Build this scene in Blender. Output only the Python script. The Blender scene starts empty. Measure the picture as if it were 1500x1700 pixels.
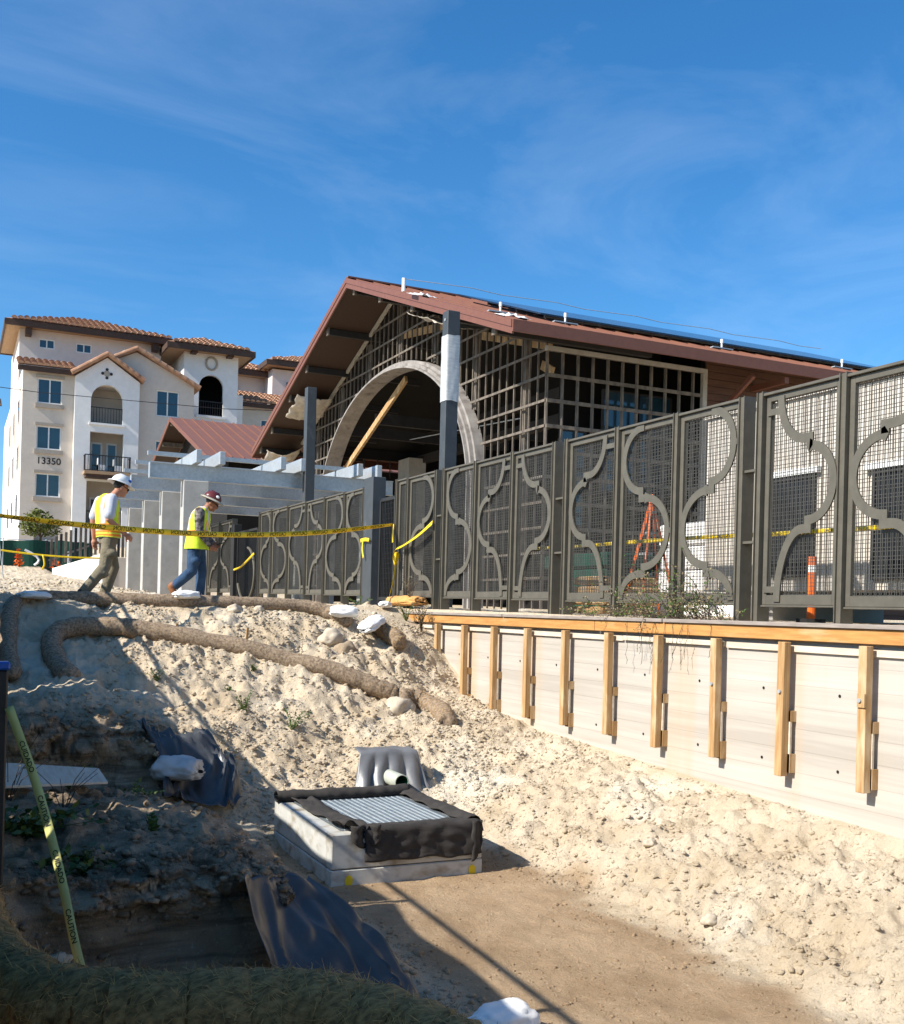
import bpy, math, random
import numpy as np
from mathutils import Vector, Matrix, noise as mn
random.seed(7); rng = np.random.default_rng(7)
scn = bpy.context.scene
col = scn.collection
R = math.radians
# world axes: X = along the building fronts, Y = along the fence (away), Z = 0 at the terrace level, which is eye level
# ------------------------------------------------------------------ camera
cam = bpy.data.cameras.new('camera'); camo = bpy.data.objects.new('camera', cam); col.objects.link(camo)
cam.sensor_fit = 'VERTICAL'; cam.sensor_height = 36.0; cam.lens = 1760/1700*36
cam.shift_y = 165/1700
cam.clip_start = .05; cam.clip_end = 3000
camo.matrix_world = (Matrix.Rotation(-math.atan2(.4264, .9045), 4, 'Z') @ Matrix.Rotation(R(90), 4, 'X') @ Matrix.Rotation(R(1.5), 4, 'Z'))
scn.camera = camo
# ------------------------------------------------------------------ sky and sun
SUN_EL, SUN_AZ = R(39), R(5)             # light travels towards +X, a little towards +Y
world = bpy.data.worlds.new('World'); scn.world = world; world.use_nodes = True
wn, wl = world.node_tree.nodes, world.node_tree.links
for n in list(wn): wn.remove(n)
sky = wn.new('ShaderNodeTexSky'); sky.sky_type = 'NISHITA'; sky.sun_disc = False
sky.sun_elevation = SUN_EL; sky.sun_rotation = R(262)
sky.altitude = 300; sky.air_density = 1.0; sky.dust_density = 1.0; sky.ozone_density = 3.0
hs = wn.new('ShaderNodeHueSaturation'); hs.inputs['Saturation'].default_value = 1.19; hs.inputs['Value'].default_value = 1.0
tint = wn.new('ShaderNodeMix'); tint.data_type = 'RGBA'; tint.blend_type = 'MULTIPLY'; tint.inputs[0].default_value = 1.0; tint.inputs[7].default_value = (.80, .98, 1.09, 1)
wl.new(sky.outputs['Color'], tint.inputs[6]); wl.new(tint.outputs[2], hs.inputs['Color'])
tc = wn.new('ShaderNodeTexCoord')
mp = wn.new('ShaderNodeMapping'); mp.inputs['Rotation'].default_value = (R(8), R(24), R(30)); mp.inputs['Scale'].default_value = (.8, 1.9, 3.2)
wl.new(tc.outputs['Generated'], mp.inputs['Vector'])
nz = wn.new('ShaderNodeTexNoise'); nz.inputs['Scale'].default_value = 3.0; nz.inputs['Detail'].default_value = 9; nz.inputs['Roughness'].default_value = .58; nz.inputs['Distortion'].default_value = .5
wl.new(mp.outputs['Vector'], nz.inputs['Vector'])
cr = wn.new('ShaderNodeMapRange'); cr.inputs['From Min'].default_value = .50; cr.inputs['From Max'].default_value = .82; cr.inputs['To Max'].default_value = .13
wl.new(nz.outputs['Fac'], cr.inputs['Value'])
mx = wn.new('ShaderNodeMix'); mx.data_type = 'RGBA'; mx.inputs[7].default_value = (6.5, 7.4, 8.6, 1)
wl.new(cr.outputs['Result'], mx.inputs[0]); wl.new(hs.outputs['Color'], mx.inputs[6])
bg = wn.new('ShaderNodeBackground'); bg.inputs['Strength'].default_value = .10
wl.new(mx.outputs[2], bg.inputs['Color'])
wo = wn.new('ShaderNodeOutputWorld'); wl.new(bg.outputs['Background'], wo.inputs['Surface'])
sl = bpy.data.lights.new('sun', 'SUN'); sl.energy = 4.8; sl.angle = R(.53); sl.color = (1.0, .945, .86)
so = bpy.data.objects.new('sun', sl); col.objects.link(so); so.location = (-30, -5, 30)
ld = Vector((math.cos(SUN_EL)*math.cos(SUN_AZ), math.cos(SUN_EL)*math.sin(SUN_AZ), -math.sin(SUN_EL)))
so.rotation_euler = ld.to_track_quat('-Z', 'Y').to_euler()
scn.view_settings.view_transform = 'Standard'; scn.view_settings.look = 'None'
scn.view_settings.exposure = .78; scn.view_settings.gamma = 1.0

# ------------------------------------------------------------------ helpers
def mat(name, c, c2=None, rough=.8, metal=0, scale=6, bump=0, bscale=None, stretch=(1, 1, 1), detail=6, lo=.35, hi=.65, spec=.3, stain=None, trans=0):
    m = bpy.data.materials.new(name); m.use_nodes = True
    nt = m.node_tree; N, L = nt.nodes, nt.links
    b = N['Principled BSDF']
    b.inputs['Roughness'].default_value = rough; b.inputs['Metallic'].default_value = metal
    b.inputs['Specular IOR Level'].default_value = spec
    if trans: b.inputs['Transmission Weight'].default_value = trans
    tcn = N.new('ShaderNodeTexCoord'); mpn = N.new('ShaderNodeMapping'); mpn.inputs['Scale'].default_value = stretch
    L.new(tcn.outputs['Object'], mpn.inputs['Vector'])
    if c2 is None: c2 = tuple(x*.8 for x in c)
    n = N.new('ShaderNodeTexNoise'); n.inputs['Scale'].default_value = scale; n.inputs['Detail'].default_value = detail; n.inputs['Roughness'].default_value = .62
    L.new(mpn.outputs['Vector'], n.inputs['Vector'])
    mr = N.new('ShaderNodeMapRange'); mr.inputs['From Min'].default_value = lo; mr.inputs['From Max'].default_value = hi
    L.new(n.outputs['Fac'], mr.inputs['Value'])
    mix = N.new('ShaderNodeMix'); mix.data_type = 'RGBA'; mix.inputs[6].default_value = (*c, 1); mix.inputs[7].default_value = (*c2, 1)
    L.new(mr.outputs['Result'], mix.inputs[0])
    out = mix.outputs[2]
    if stain:
        sc, s_scale, s_lo, s_str = stain
        n3 = N.new('ShaderNodeTexNoise'); n3.inputs['Scale'].default_value = s_scale; n3.inputs['Detail'].default_value = 8
        mp3 = N.new('ShaderNodeMapping'); mp3.inputs['Scale'].default_value = s_str; mp3.inputs['Location'].default_value = (3.1, 7.7, 1.3)
        L.new(tcn.outputs['Object'], mp3.inputs['Vector']); L.new(mp3.outputs['Vector'], n3.inputs['Vector'])
        m3 = N.new('ShaderNodeMapRange'); m3.inputs['From Min'].default_value = s_lo; m3.inputs['From Max'].default_value = s_lo+.2; m3.inputs['To Max'].default_value = .85
        L.new(n3.outputs['Fac'], m3.inputs['Value'])
        x3 = N.new('ShaderNodeMix'); x3.data_type = 'RGBA'; x3.inputs[7].default_value = (*sc, 1)
        L.new(m3.outputs['Result'], x3.inputs[0]); L.new(out, x3.inputs[6]); out = x3.outputs[2]
    L.new(out, b.inputs['Base Color'])
    if bump:
        n2 = N.new('ShaderNodeTexNoise'); n2.inputs['Scale'].default_value = bscale or scale*4; n2.inputs['Detail'].default_value = 8; n2.inputs['Roughness'].default_value = .65
        L.new(mpn.outputs['Vector'], n2.inputs['Vector'])
        bp = N.new('ShaderNodeBump'); bp.inputs['Strength'].default_value = min(1, bump*8); bp.inputs['Distance'].default_value = bump
        L.new(n2.outputs['Fac'], bp.inputs['Height']); L.new(bp.outputs['Normal'], b.inputs['Normal'])
    return m
M = {}
M['conc'] = mat('board_formed_concrete', (.49, .45, .39), (.37, .33, .28), .9, scale=1.3, bump=.006, bscale=30, stretch=(1, .16, 5.5), stain=((.48, .31, .16), .9, .53, (1, 1.2, .12)))
M['pillar'] = mat('cast_concrete', (.47, .45, .41), (.38, .36, .33), .9, scale=3, bump=.01, bscale=14, stain=((.27, .25, .23), 9, .63, (1, 1, 1)))
M['vault'] = mat('precast_concrete', (.50, .49, .45), (.40, .40, .37), .9, scale=5, bump=.006, bscale=40, stain=((.22, .17, .11), 5, .50, (1, 1, 1.6)))
M['steel'] = mat('olive_grey_painted_steel', (.112, .099, .074), (.09, .08, .06), .48, scale=9, bump=.001, bscale=60, spec=.45, stain=((.17, .145, .11), 14, .66, (1, 1, .5)))
M['wire'] = mat('olive_wire', (.085, .08, .068), (.06, .057, .05), .5, spec=.4)
M['column'] = mat('grey_primed_steel', (.055, .06, .065), (.045, .05, .053), .5, scale=5, spec=.4, stain=((.13, .13, .13), 6, .62, (1, 1, .4)))
M['galv'] = mat('galvanised_steel', (.45, .48, .50), (.35, .38, .40), .42, .3, scale=16, spec=.5, stain=((.42, .30, .18), 2.5, .62, (1, 1, 2)))
M['wrap'] = mat('white_plastic_wrap', (.54, .55, .55), (.42, .43, .43), .4, scale=7, bump=.02, bscale=12, stretch=(1, 1, 4))
M['lumber'] = mat('yellow_lumber', (.47, .30, .14), (.33, .18, .07), .75, scale=5, bump=.002, bscale=40, stretch=(7, 7, .55), stain=((.62, .47, .29), 3, .5, (3, 3, .8)))
M['lumber_h'] = mat('orange_lumber', (.52, .27, .085), (.38, .175, .05), .75, scale=5, bump=.002, bscale=40, stretch=(7, .55, 7), stain=((.56, .40, .22), 3, .58, (3, .6, 3)))
M['greywood'] = mat('weathered_board', (.33, .28, .24), (.22, .185, .16), .9, scale=6, bump=.003, bscale=30, stretch=(6, .6, 6))
M['palewood'] = mat('pale_strip', (.62, .55, .44), (.5, .42, .32), .85, scale=5, stretch=(5, .6, 5))
M['stud'] = mat('weathered_stud', (.20, .165, .13), (.09, .078, .066), .8, scale=3, stretch=(2, 2, .8), detail=4)
M['trim'] = mat('pale_trim', (.42, .385, .33), (.34, .31, .26), .7)
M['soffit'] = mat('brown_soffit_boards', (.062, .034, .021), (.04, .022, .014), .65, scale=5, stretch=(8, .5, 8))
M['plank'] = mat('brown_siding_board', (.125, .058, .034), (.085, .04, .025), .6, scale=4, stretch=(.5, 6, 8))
M['redmetal'] = mat('red_brown_metal', (.20, .086, .052), (.172, .073, .046), .5, scale=2, spec=.45)
M['fascia'] = mat('red_brown_fascia', (.185, .074, .046), (.158, .062, .04), .5, spec=.4)
M['blackbeam'] = mat('dark_steel_beam', (.035, .030, .028), (.025, .022, .02), .6)
M['inside'] = mat('shade_black', (.009, .0075, .0065), (.006, .005, .0045), .9, scale=2)  # near-black base colour stands in for the shade of unlit rooms and recesses
M['glass'] = mat('window_glass', (.018, .05, .075), (.012, .035, .055), .06, scale=1.2, spec=.9)
M['darkpane'] = mat('dark_window', (.012, .014, .016), None, .35, spec=.25)
M['solar'] = mat('solar_glass', (.015, .02, .035), (.01, .014, .026), .12, spec=.8)
M['archm'] = mat('arch_moulding', (.32, .295, .27), (.22, .20, .185), .7, scale=3, stain=((.10, .08, .07), 3, .55, (1, 1, 1)))
M['film'] = mat('translucent_film', (.62, .56, .47), (.42, .36, .29), .35, scale=4, bump=.02, bscale=7)
M['stucco_w'] = mat('white_stucco', (.80, .775, .735), (.74, .715, .675), .95, scale=2.5, bump=.015, bscale=9)
M['stucco_b'] = mat('beige_stucco', (.64, .56, .47), (.58, .505, .425), .95, scale=2.5, bump=.015, bscale=9)
M['stucco_p'] = mat('pinkish_stucco', (.66, .58, .53), (.61, .535, .49), .95, scale=2.5, bump=.015, bscale=9)
M['stone'] = mat('window_trim', (.40, .35, .29), (.35, .30, .25), .9)
M['tile'] = mat('clay_tile', (.43, .245, .145), (.30, .155, .095), .8, scale=1.6, lo=.3, hi=.7, detail=3, stain=((.62, .42, .27), 2.2, .55, (1, 1, 1)))
M['brownfascia'] = mat('dark_brown_eave', (.085, .05, .035), (.06, .036, .026), .7)
M['tan'] = mat('tan_soffit', (.40, .26, .15), (.34, .22, .13), .8)
M['white'] = mat('white_frame', (.78, .78, .76), (.72, .72, .7), .5)
M['blackm'] = mat('black_iron', (.028, .026, .025), (.02, .02, .02), .5)
M['wattle'] = mat('straw_wattle', (.36, .27, .18), (.13, .09, .06), .95, scale=34, bump=.03, bscale=48, stretch=(1, 1, 1))
M['straw'] = mat('straw_fibre', (.56, .34, .12), (.28, .165, .06), .8, scale=30)
M['wattleg'] = mat('mossy_wattle', (.38, .235, .09), (.12, .075, .03), .95, scale=40, bump=.03, bscale=60, stretch=(.5, 1.5, 1))
M['bag'] = mat('white_woven_bag', (.80, .79, .76), (.70, .69, .66), .7, scale=9, bump=.02, bscale=16)
M['clearbag'] = mat('grey_plastic_bag', (.50, .50, .49), (.38, .38, .38), .3, scale=8, bump=.03, bscale=11, spec=.5)
M['orangebag'] = mat('orange_woven_bag', (.62, .32, .10), (.48, .24, .08), .8, scale=9, bump=.02, bscale=14)
M['blackplastic'] = mat('black_plastic_film', (.034, .036, .038), (.06, .063, .066), .36, scale=3, bump=.012, bscale=9, spec=.5, stain=((.25, .19, .13), 3.5, .66, (1, 1, 1)))
M['greyplastic'] = mat('grey_plastic_film', (.17, .172, .175), (.12, .122, .125), .4, scale=3, bump=.02, bscale=8, spec=.5)
M['felt'] = mat('black_filter_fabric', (.028, .025, .023), (.045, .04, .036), .95, scale=10, bump=.02, bscale=14)
M['grate'] = mat('zinc_grate', (.50, .55, .57), (.40, .45, .47), .4, .3, spec=.5)
M['green_pvc'] = mat('green_pvc', (.02, .17, .07), (.015, .12, .05), .4)
M['pipe_grey'] = mat('pale_pipe', (.45, .47, .40), (.38, .40, .33), .5)
M['tape'] = mat('yellow_tape', (.85, .60, .015), (.78, .52, .01), .35, spec=.4)
M['tape_f'] = mat('faded_tape', (.62, .60, .22), (.52, .50, .18), .45)
M['ink'] = mat('black_ink', (.012, .012, .012), None, .6)
M['yellowpaint'] = mat('yellow_paint', (.75, .55, .02), None, .7)
M['orange'] = mat('orange_plastic', (.80, .16, .02), (.68, .12, .015), .5)
M['ribbed'] = mat('pale_ribbed_siding', (.55, .50, .43), (.47, .42, .36), .8, scale=3, stretch=(1, 1, .4))
M['greenmesh'] = mat('green_screen', (.012, .075, .05), (.008, .05, .035), .8, scale=30)
M['skin'] = mat('skin', (.46, .22, .14), (.40, .18, .11), .55, scale=12)
M['skin2'] = mat('skin_tan', (.30, .13, .075), (.25, .105, .06), .55, scale=12)
M['hair'] = mat('dark_hair', (.02, .015, .012), None, .6)
M['khaki'] = mat('khaki_cloth', (.215, .185, .125), (.165, .14, .095), .95, scale=5, bump=.07, bscale=10)
M['denim'] = mat('denim', (.022, .05, .105), (.04, .085, .16), .9, scale=7, bump=.06, bscale=10)
M['shirt'] = mat('pale_grey_shirt', (.52, .54, .60), (.44, .46, .52), .9, scale=6, bump=.02, bscale=9)
M['camo'] = mat('camouflage_cloth', (.20, .175, .16), (.05, .042, .04), .9, scale=13, lo=.46, hi=.54, stain=((.36, .32, .30), 11, .56, (1, 1, 1)))
M['boot_d'] = mat('dark_boot', (.04, .03, .022), None, .6)
M['boot_b'] = mat('brown_boot', (.27, .11, .045), (.2, .08, .03), .6)
M['hat_w'] = mat('white_hard_hat', (.80, .80, .79), None, .3, spec=.5)
M['hat_m'] = mat('maroon_hard_hat', (.13, .028, .024), (.10, .022, .02), .25, spec=.5)
M['hat_brim'] = mat('tan_hat_brim', (.5, .44, .34), None, .5)
M['bluemark'] = mat('blue_sticker', (.02, .10, .42), None, .4)
M['leaf'] = mat('green_leaf', (.085, .13, .028), (.05, .085, .02), .6, scale=3)
M['leafy'] = mat('tree_leaf', (.15, .165, .03), (.075, .10, .02), .55, scale=2)
M['dryleaf'] = mat('dry_weed', (.30, .24, .13), (.2, .15, .08), .85)
M['bark'] = mat('bark', (.11, .08, .055), (.07, .05, .035), .9)
M['rock'] = mat('pale_rock', (.56, .48, .37), (.42, .35, .26), .95, scale=6, bump=.03, bscale=14)
M['rockd'] = mat('dark_rock', (.37, .285, .19), (.24, .18, .12), .95, scale=6, bump=.03, bscale=14)
def vest_mat(name, base):
    m = bpy.data.materials.new(name); m.use_nodes = True; N, L = m.node_tree.nodes, m.node_tree.links
    b = N['Principled BSDF']; b.inputs['Roughness'].default_value = .75
    at = N.new('ShaderNodeVertexColor'); at.layer_name = 'cloth'
    L.new(at.outputs['Color'], b.inputs['Base Color'])
    n2 = N.new('ShaderNodeTexNoise'); n2.inputs['Scale'].default_value = 12
    bp = N.new('ShaderNodeBump'); bp.inputs['Distance'].default_value = .02; bp.inputs['Strength'].default_value = .3
    L.new(n2.outputs['Fac'], bp.inputs['Height']); L.new(bp.outputs['Normal'], b.inputs['Normal'])
    return m
M['vest'] = vest_mat('reflective_vest', None)

def put(o, label=None, cat=None, group=None, kind=None):
    if label: o['label'] = label
    if cat: o['category'] = cat
    if group: o['group'] = group
    if kind: o['kind'] = kind
    return o
def thing(name, loc, label, cat, group=None):
    o = bpy.data.objects.new(name, None); o.empty_display_size = .2; col.objects.link(o); o.location = loc
    return put(o, label, cat, group)
def adopt(o, parent):
    o.parent = parent
    p = parent; off = Vector((0, 0, 0))
    while p is not None: off += p.location; p = p.parent
    o.matrix_parent_inverse = Matrix.Translation(-off) if parent.type == 'EMPTY' or parent.parent is None else Matrix.Identity(4)
    return o
class MB:
    def __init__(s): s.v = []; s.f = []; s.m = []; s.cur = 0
    def add(s, vs, fs):
        o = len(s.v); s.v += [tuple(v) for v in vs]; s.f += [tuple(i+o for i in f) for f in fs]; s.m += [s.cur]*len(fs); return s
    def box(s, x0, x1, y0, y1, z0, z1):
        return s.add([(x0, y0, z0), (x1, y0, z0), (x1, y1, z0), (x0, y1, z0), (x0, y0, z1), (x1, y0, z1), (x1, y1, z1), (x0, y1, z1)],
                     [(0, 3, 2, 1), (4, 5, 6, 7), (0, 1, 5, 4), (1, 2, 6, 5), (2, 3, 7, 6), (3, 0, 4, 7)])
    def beam(s, a, b, w, h, up=(0, 0, 1)):
        a, b = Vector(a), Vector(b); d = (b-a).normalized(); u = Vector(up)
        sd = d.cross(u)
        if sd.length < 1e-5: sd = d.cross(Vector((1, 0, 0)))
        sd.normalize(); u = sd.cross(d).normalized(); sd *= w/2; u *= h/2
        return s.add([a-sd-u, a+sd-u, a+sd+u, a-sd+u, b-sd-u, b+sd-u, b+sd+u, b-sd+u],
                     [(0, 1, 2, 3), (7, 6, 5, 4), (0, 4, 5, 1), (1, 5, 6, 2), (2, 6, 7, 3), (3, 7, 4, 0)])
    def tube(s, pts, r, n=8, cap=True):
        pts = [Vector(p) for p in pts]; rs = r if hasattr(r, '__len__') else [r]*len(pts)
        o = len(s.v); k = len(pts); prev = None
        for i, p in enumerate(pts):
            d = (pts[min(i+1, k-1)]-pts[max(i-1, 0)]).normalized()
            if prev is None:
                a = d.cross(Vector((0, 0, 1)));
                if a.length < 1e-3: a = d.cross(Vector((1, 0, 0)))
            else: a = prev-d*prev.dot(d)
            a.normalize(); prev = a; b = d.cross(a)
            for j in range(n):
                t = 2*math.pi*j/n; s.v.append(tuple(p+(a*math.cos(t)+b*math.sin(t))*rs[i]))
        for i in range(k-1):
            for j in range(n):
                s.f.append((o+i*n+j, o+i*n+(j+1) % n, o+(i+1)*n+(j+1) % n, o+(i+1)*n+j)); s.m.append(s.cur)
        if cap: s.f += [tuple(o+j for j in range(n))[::-1], tuple(o+(k-1)*n+j for j in range(n))]; s.m += [s.cur]*2
        return s
    def ell(s, c, rx, ry, rz, nu=14, nv=9, rot=None):
        c = Vector(c); vs = []; fs = []
        for i in range(nv+1):
            ph = math.pi*i/nv
            for j in range(nu):
                th = 2*math.pi*j/nu
                p = Vector((rx*math.sin(ph)*math.cos(th), ry*math.sin(ph)*math.sin(th), rz*math.cos(ph)))
                vs.append(c+(rot @ p if rot else p))
        for i in range(nv):
            for j in range(nu): fs.append((i*nu+j, (i+1)*nu+j, (i+1)*nu+(j+1) % nu, i*nu+(j+1) % nu))
        return s.add(vs, fs)
    def loft(s, rings):
        n = len(rings[0]); vs = [p for r in rings for p in r]; fs = []
        for i in range(len(rings)-1):
            for j in range(n): fs.append((i*n+j, i*n+(j+1) % n, (i+1)*n+(j+1) % n, (i+1)*n+j))
        fs.append(tuple(range(n))[::-1]); fs.append(tuple((len(rings)-1)*n+j for j in range(n)))
        return s.add(vs, fs)
    def grid(s, f, nu, nv):
        vs = [f(i/nu, j/nv) for j in range(nv+1) for i in range(nu+1)]
        return s.add(vs, [(j*(nu+1)+i, j*(nu+1)+i+1, (j+1)*(nu+1)+i+1, (j+1)*(nu+1)+i) for j in range(nv) for i in range(nu)])
    def build(s, name, mats, parent=None, smooth=False):
        me = bpy.data.meshes.new(name); me.from_pydata(s.v, [], s.f)
        for m in (mats if isinstance(mats, (list, tuple)) else [mats]): me.materials.append(M[m] if isinstance(m, str) else m)
        if max(s.m, default=0) > 0: me.polygons.foreach_set('material_index', s.m)
        if smooth: me.polygons.foreach_set('use_smooth', [True]*len(me.polygons))
        me.update()
        o = bpy.data.objects.new(name, me); col.objects.link(o)
        if parent: adopt(o, parent)
        return o
def copyobj(o, parent, loc=None):
    c = o.copy(); col.objects.link(c)
    if loc is not None: c.location = loc
    if parent is not None: adopt(c, parent)
    return c
def bevel(o, w=.008, seg=1):
    b = o.modifiers.new('bevel', 'BEVEL'); b.width = w; b.segments = seg; b.limit_method = 'ANGLE'; return o
def solid(o, t=.004):
    b = o.modifiers.new('thickness', 'SOLIDIFY'); b.thickness = t; b.offset = 0; return o

# ------------------------------------------------------------------ ground
TS = [-1, .3, 1.0, 1.7, 2.2, 2.7, 3.5, 4.3, 4.8, 5.4, 6.0, 6.7]
TT = [1, 3, 3.8, 4.1, 4.5, 5.6, 5.85, 6.0, 6.15, 6.5, 8, 9.2, 9.8, 10.3, 10.5, 10.7, 11, 12, 12.8, 13.6, 14.2, 14.8, 15.3, 16]
TZ = np.array([
 [-1.6, -1.6, -1.6, -1.65, -2.1, -2.25, -2.3, -2.3, -2.3, -2.1, -1.9, -1.78],
 [-1.6, -1.6, -1.6, -1.75, -2.15, -2.28, -2.3, -2.3, -2.3, -2.08, -1.9, -1.76],
 [-1.6, -1.6, -1.63, -1.85, -2.2, -2.3, -2.3, -2.3, -2.3, -2.05, -1.87, -1.74],
 [-1.58, -1.7, -2.0, -2.2, -2.3, -2.3, -2.3, -2.3, -2.3, -2.04, -1.86, -1.73],
 [-1.5, -1.9, -2.5, -2.5, -2.4, -2.3, -2.3, -2.3, -2.3, -2.03, -1.85, -1.72],
 [-1.45, -1.8, -2.55, -2.5, -2.4, -2.3, -2.3, -2.3, -2.3, -2.02, -1.84, -1.69],
 [-1.42, -1.6, -2.45, -2.4, -2.35, -2.3, -2.3, -2.3, -2.3, -2.02, -1.84, -1.68],
 [-1.41, -1.5, -2.05, -2.0, -2.2, -2.3, -2.3, -2.3, -2.3, -2.02, -1.83, -1.67],
 [-1.4, -1.47, -1.56, -1.6, -2.0, -2.27, -2.3, -2.3, -2.3, -2.02, -1.83, -1.66],
 [-1.4, -1.45, -1.48, -1.52, -1.85, -2.25, -2.3, -2.3, -2.3, -2.02, -1.82, -1.65],
 [-1.4, -1.45, -1.48, -1.55, -1.9, -2.28, -2.3, -2.3, -2.28, -2.0, -1.78, -1.60],
 [-1.4, -1.5, -1.56, -1.68, -2.02, -2.3, -2.3, -2.28, -2.2, -1.93, -1.72, -1.55],
 [-1.38, -1.6, -1.75, -1.85, -2.1, -2.28, -2.3, -2.2, -2.08, -1.85, -1.68, -1.52],
 [-1.3, -1.6, -1.86, -1.92, -2.0, -2.1, -2.1, -2.02, -1.94, -1.78, -1.62, -1.5],
 [-1.22, -1.35, -1.6, -1.7, -1.85, -2.0, -2.0, -1.93, -1.86, -1.73, -1.6, -1.49],
 [-1.2, -1.18, -1.22, -1.3, -1.62, -1.88, -1.9, -1.85, -1.8, -1.68, -1.57, -1.48],
 [-1.18, -1.14, -1.14, -1.2, -1.48, -1.70, -1.75, -1.72, -1.68, -1.62, -1.54, -1.46],
 [-1.02, -1.02, -1.02, -1.05, -1.15, -1.25, -1.28, -1.3, -1.35, -1.4, -1.42, -1.40],
 [-.8, -.82, -.85, -.87, -.88, -.9, -.9, -.95, -1.05, -1.2, -1.3, -1.33],
 [-.45, -.47, -.48, -.5, -.5, -.5, -.5, -.55, -.66, -.84, -1.05, -1.2],
 [-.2, -.2, -.2, -.22, -.22, -.22, -.22, -.24, -.28, -.36, -.52, -.8],
 [-.03, -.03, -.03, -.03, -.03, -.03, -.03, -.03, -.04, -.09, -.18, -.36],
 [0, 0, 0, 0, 0, 0, 0, 0, 0, -.02, -.1, -.25],
 [.03]*12])
_tab = rng.random((64, 64, 64)).astype(np.float32)
def vnoise(x, y, z=0.0):
    x = np.asarray(x, float); y = np.asarray(y, float); z = np.zeros_like(x)+z
    xi, yi, zi = np.floor(x).astype(int), np.floor(y).astype(int), np.floor(z).astype(int)
    fx, fy, fz = x-xi, y-yi, z-zi
    fx, fy, fz = [q*q*(3-2*q) for q in (fx, fy, fz)]
    def T(a, b, c): return _tab[(xi+a) % 64, (yi+b) % 64, (zi+c) % 64]
    l = lambda a, b, t: a+(b-a)*t
    return l(l(l(T(0,0,0), T(1,0,0), fx), l(T(0,1,0), T(1,1,0), fx), fy), l(l(T(0,0,1), T(1,0,1), fx), l(T(0,1,1), T(1,1,1), fx), fy), fz)*2-1
def fbm(x, y, z=0.0, o=4):
    r = 0; a = 1.
    for i in range(o): r = r+a*vnoise(x*2**i+i*7.3, y*2**i+i*3.1, z+i*1.7); a *= .5
    return r
def sstep(a, b, x): q = np.clip((x-a)/(b-a), 0, 1); return q*q*(3-2*q)
def base_h(s, t):
    s = np.asarray(s, float); t = np.asarray(t, float)
    # bent a little so that no row of the survey shows as a straight crease
    sw = s+.16*fbm(s*.9, t*.9, 5.)*sstep(.2, .6, s)*(1-sstep(6.0, 6.6, s)); tw = t+.2*fbm(s*.8+9, t*.8, 9.)*(1-sstep(14, 15, t))*sstep(4, 6, t)
    si = np.clip(np.interp(sw, TS, range(len(TS))), 0, len(TS)-1.0001); ti = np.clip(np.interp(tw, TT, range(len(TT))), 0, len(TT)-1.0001)
    a, b = si.astype(int), ti.astype(int); fa, fb = si-a, ti-b
    core = (TZ[b, a]*(1-fa)+TZ[b, a+1]*fa)*(1-fb)+(TZ[b+1, a]*(1-fa)+TZ[b+1, a+1]*fa)*fb
    far = np.interp(t, [16, 20, 27, 42, 60, 72, 120, 400, 1500], [.03, .12, .45, 1.0, 2.6, 3.7, 4.6, 6, 8])
    low = np.interp(t, [16, 30, 46, 56, 72, 120, 400, 1500], [.03, .06, .3, 1.6, 3.6, 4.6, 6, 8])
    w = sstep(3.0, 5.2, s); outer = far*(1-w)+low*w
    z = np.where(t < 16, core, outer)
    z = np.where((s > 6.8) & (t < 16), np.interp(t, [0, 8, 16], [-.08, -.03, .03]), z)
    return z
def rough_h(s, t):
    s = np.asarray(s, float); t = np.asarray(t, float)
    slope = sstep(9.5, 11, t)*(1-sstep(14.3, 15, t)); bank = sstep(4.5, 5.2, s)*(1-sstep(6.45, 6.69, s))*(1-sstep(13, 15, t)); mound = (1-sstep(1.9, 2.6, s))*sstep(4, 5, t)
    amp = np.maximum.reduce([slope*(1-.4*sstep(6.2, 6.69, s)), bank, mound*.9])
    amp = np.where(s > 6.69, .12, np.maximum(amp, .13))
    amp = np.where(t > 17, .5, amp)
    n = .060*fbm(s*1.7, t*1.7, 1., 3)+.050*fbm(s*5.5, t*5.5, 2., 3)
    rid = 1-np.abs(fbm(s*4.3+11, t*4.3, 3., 3)); n = n+.06*(rid-.6)
    c = fbm(s*15, t*15, 4., 2); n = n+.036*np.maximum(c, -.15)
    lay = 0
    return n*amp+lay
def H(s, t): return base_h(s, t)+rough_h(s, t)*((np.asarray(s) < 6.66) | (np.asarray(s) > 6.98) )
def hz(s, t): return float(H(np.array([s]), np.array([t]))[0])
def axis(parts):
    out = [parts[0][0]]
    for a, b, d in parts:
        n = max(1, round((b-a)/d)); out += list(a+(b-a)*np.arange(1, n+1)/n)
    return np.array(out)
xs = axis([(-400, -60, 85), (-60, -10, 10), (-10, -1, 1.5), (-1, .1, .11), (.1, 2.8, .018), (2.8, 6.69, .028), (6.69, 6.95, .13), (6.95, 8, .13), (8, 12, .5), (12, 60, 4), (60, 500, 80)])
ys = axis([(-60, -6, 9), (-6, 1.8, .6), (1.8, 3, .06), (3, 4.4, .04), (4.4, 6.7, .014), (6.7, 10, .03), (10, 11.2, .018), (11.2, 15.6, .028), (15.6, 20, .09), (20, 45, .35), (45, 80, 2.5), (80, 160, 16), (160, 1500, 130)])
GX, GY = np.meshgrid(xs, ys)
GZ = H(GX.ravel(), GY.ravel()).reshape(GX.shape)
nx, ny = len(xs), len(ys)
lip = (1-sstep(1.75, 2.15, GX))*sstep(.25, .6, GX)
face = np.exp(-((GY-6.22)/.20)**2)*lip*sstep(-1.95, -1.6, GZ)
face2 = np.exp(-((GY-10.78)/.22)**2)*lip*sstep(-1.7, -1.35, GZ)
jut = .8+.35*fbm(GX*2.6, GY*0+1.5, 3.3, 5)+.4*fbm(GX*8, GZ*16, 5.3, 4)
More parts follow.
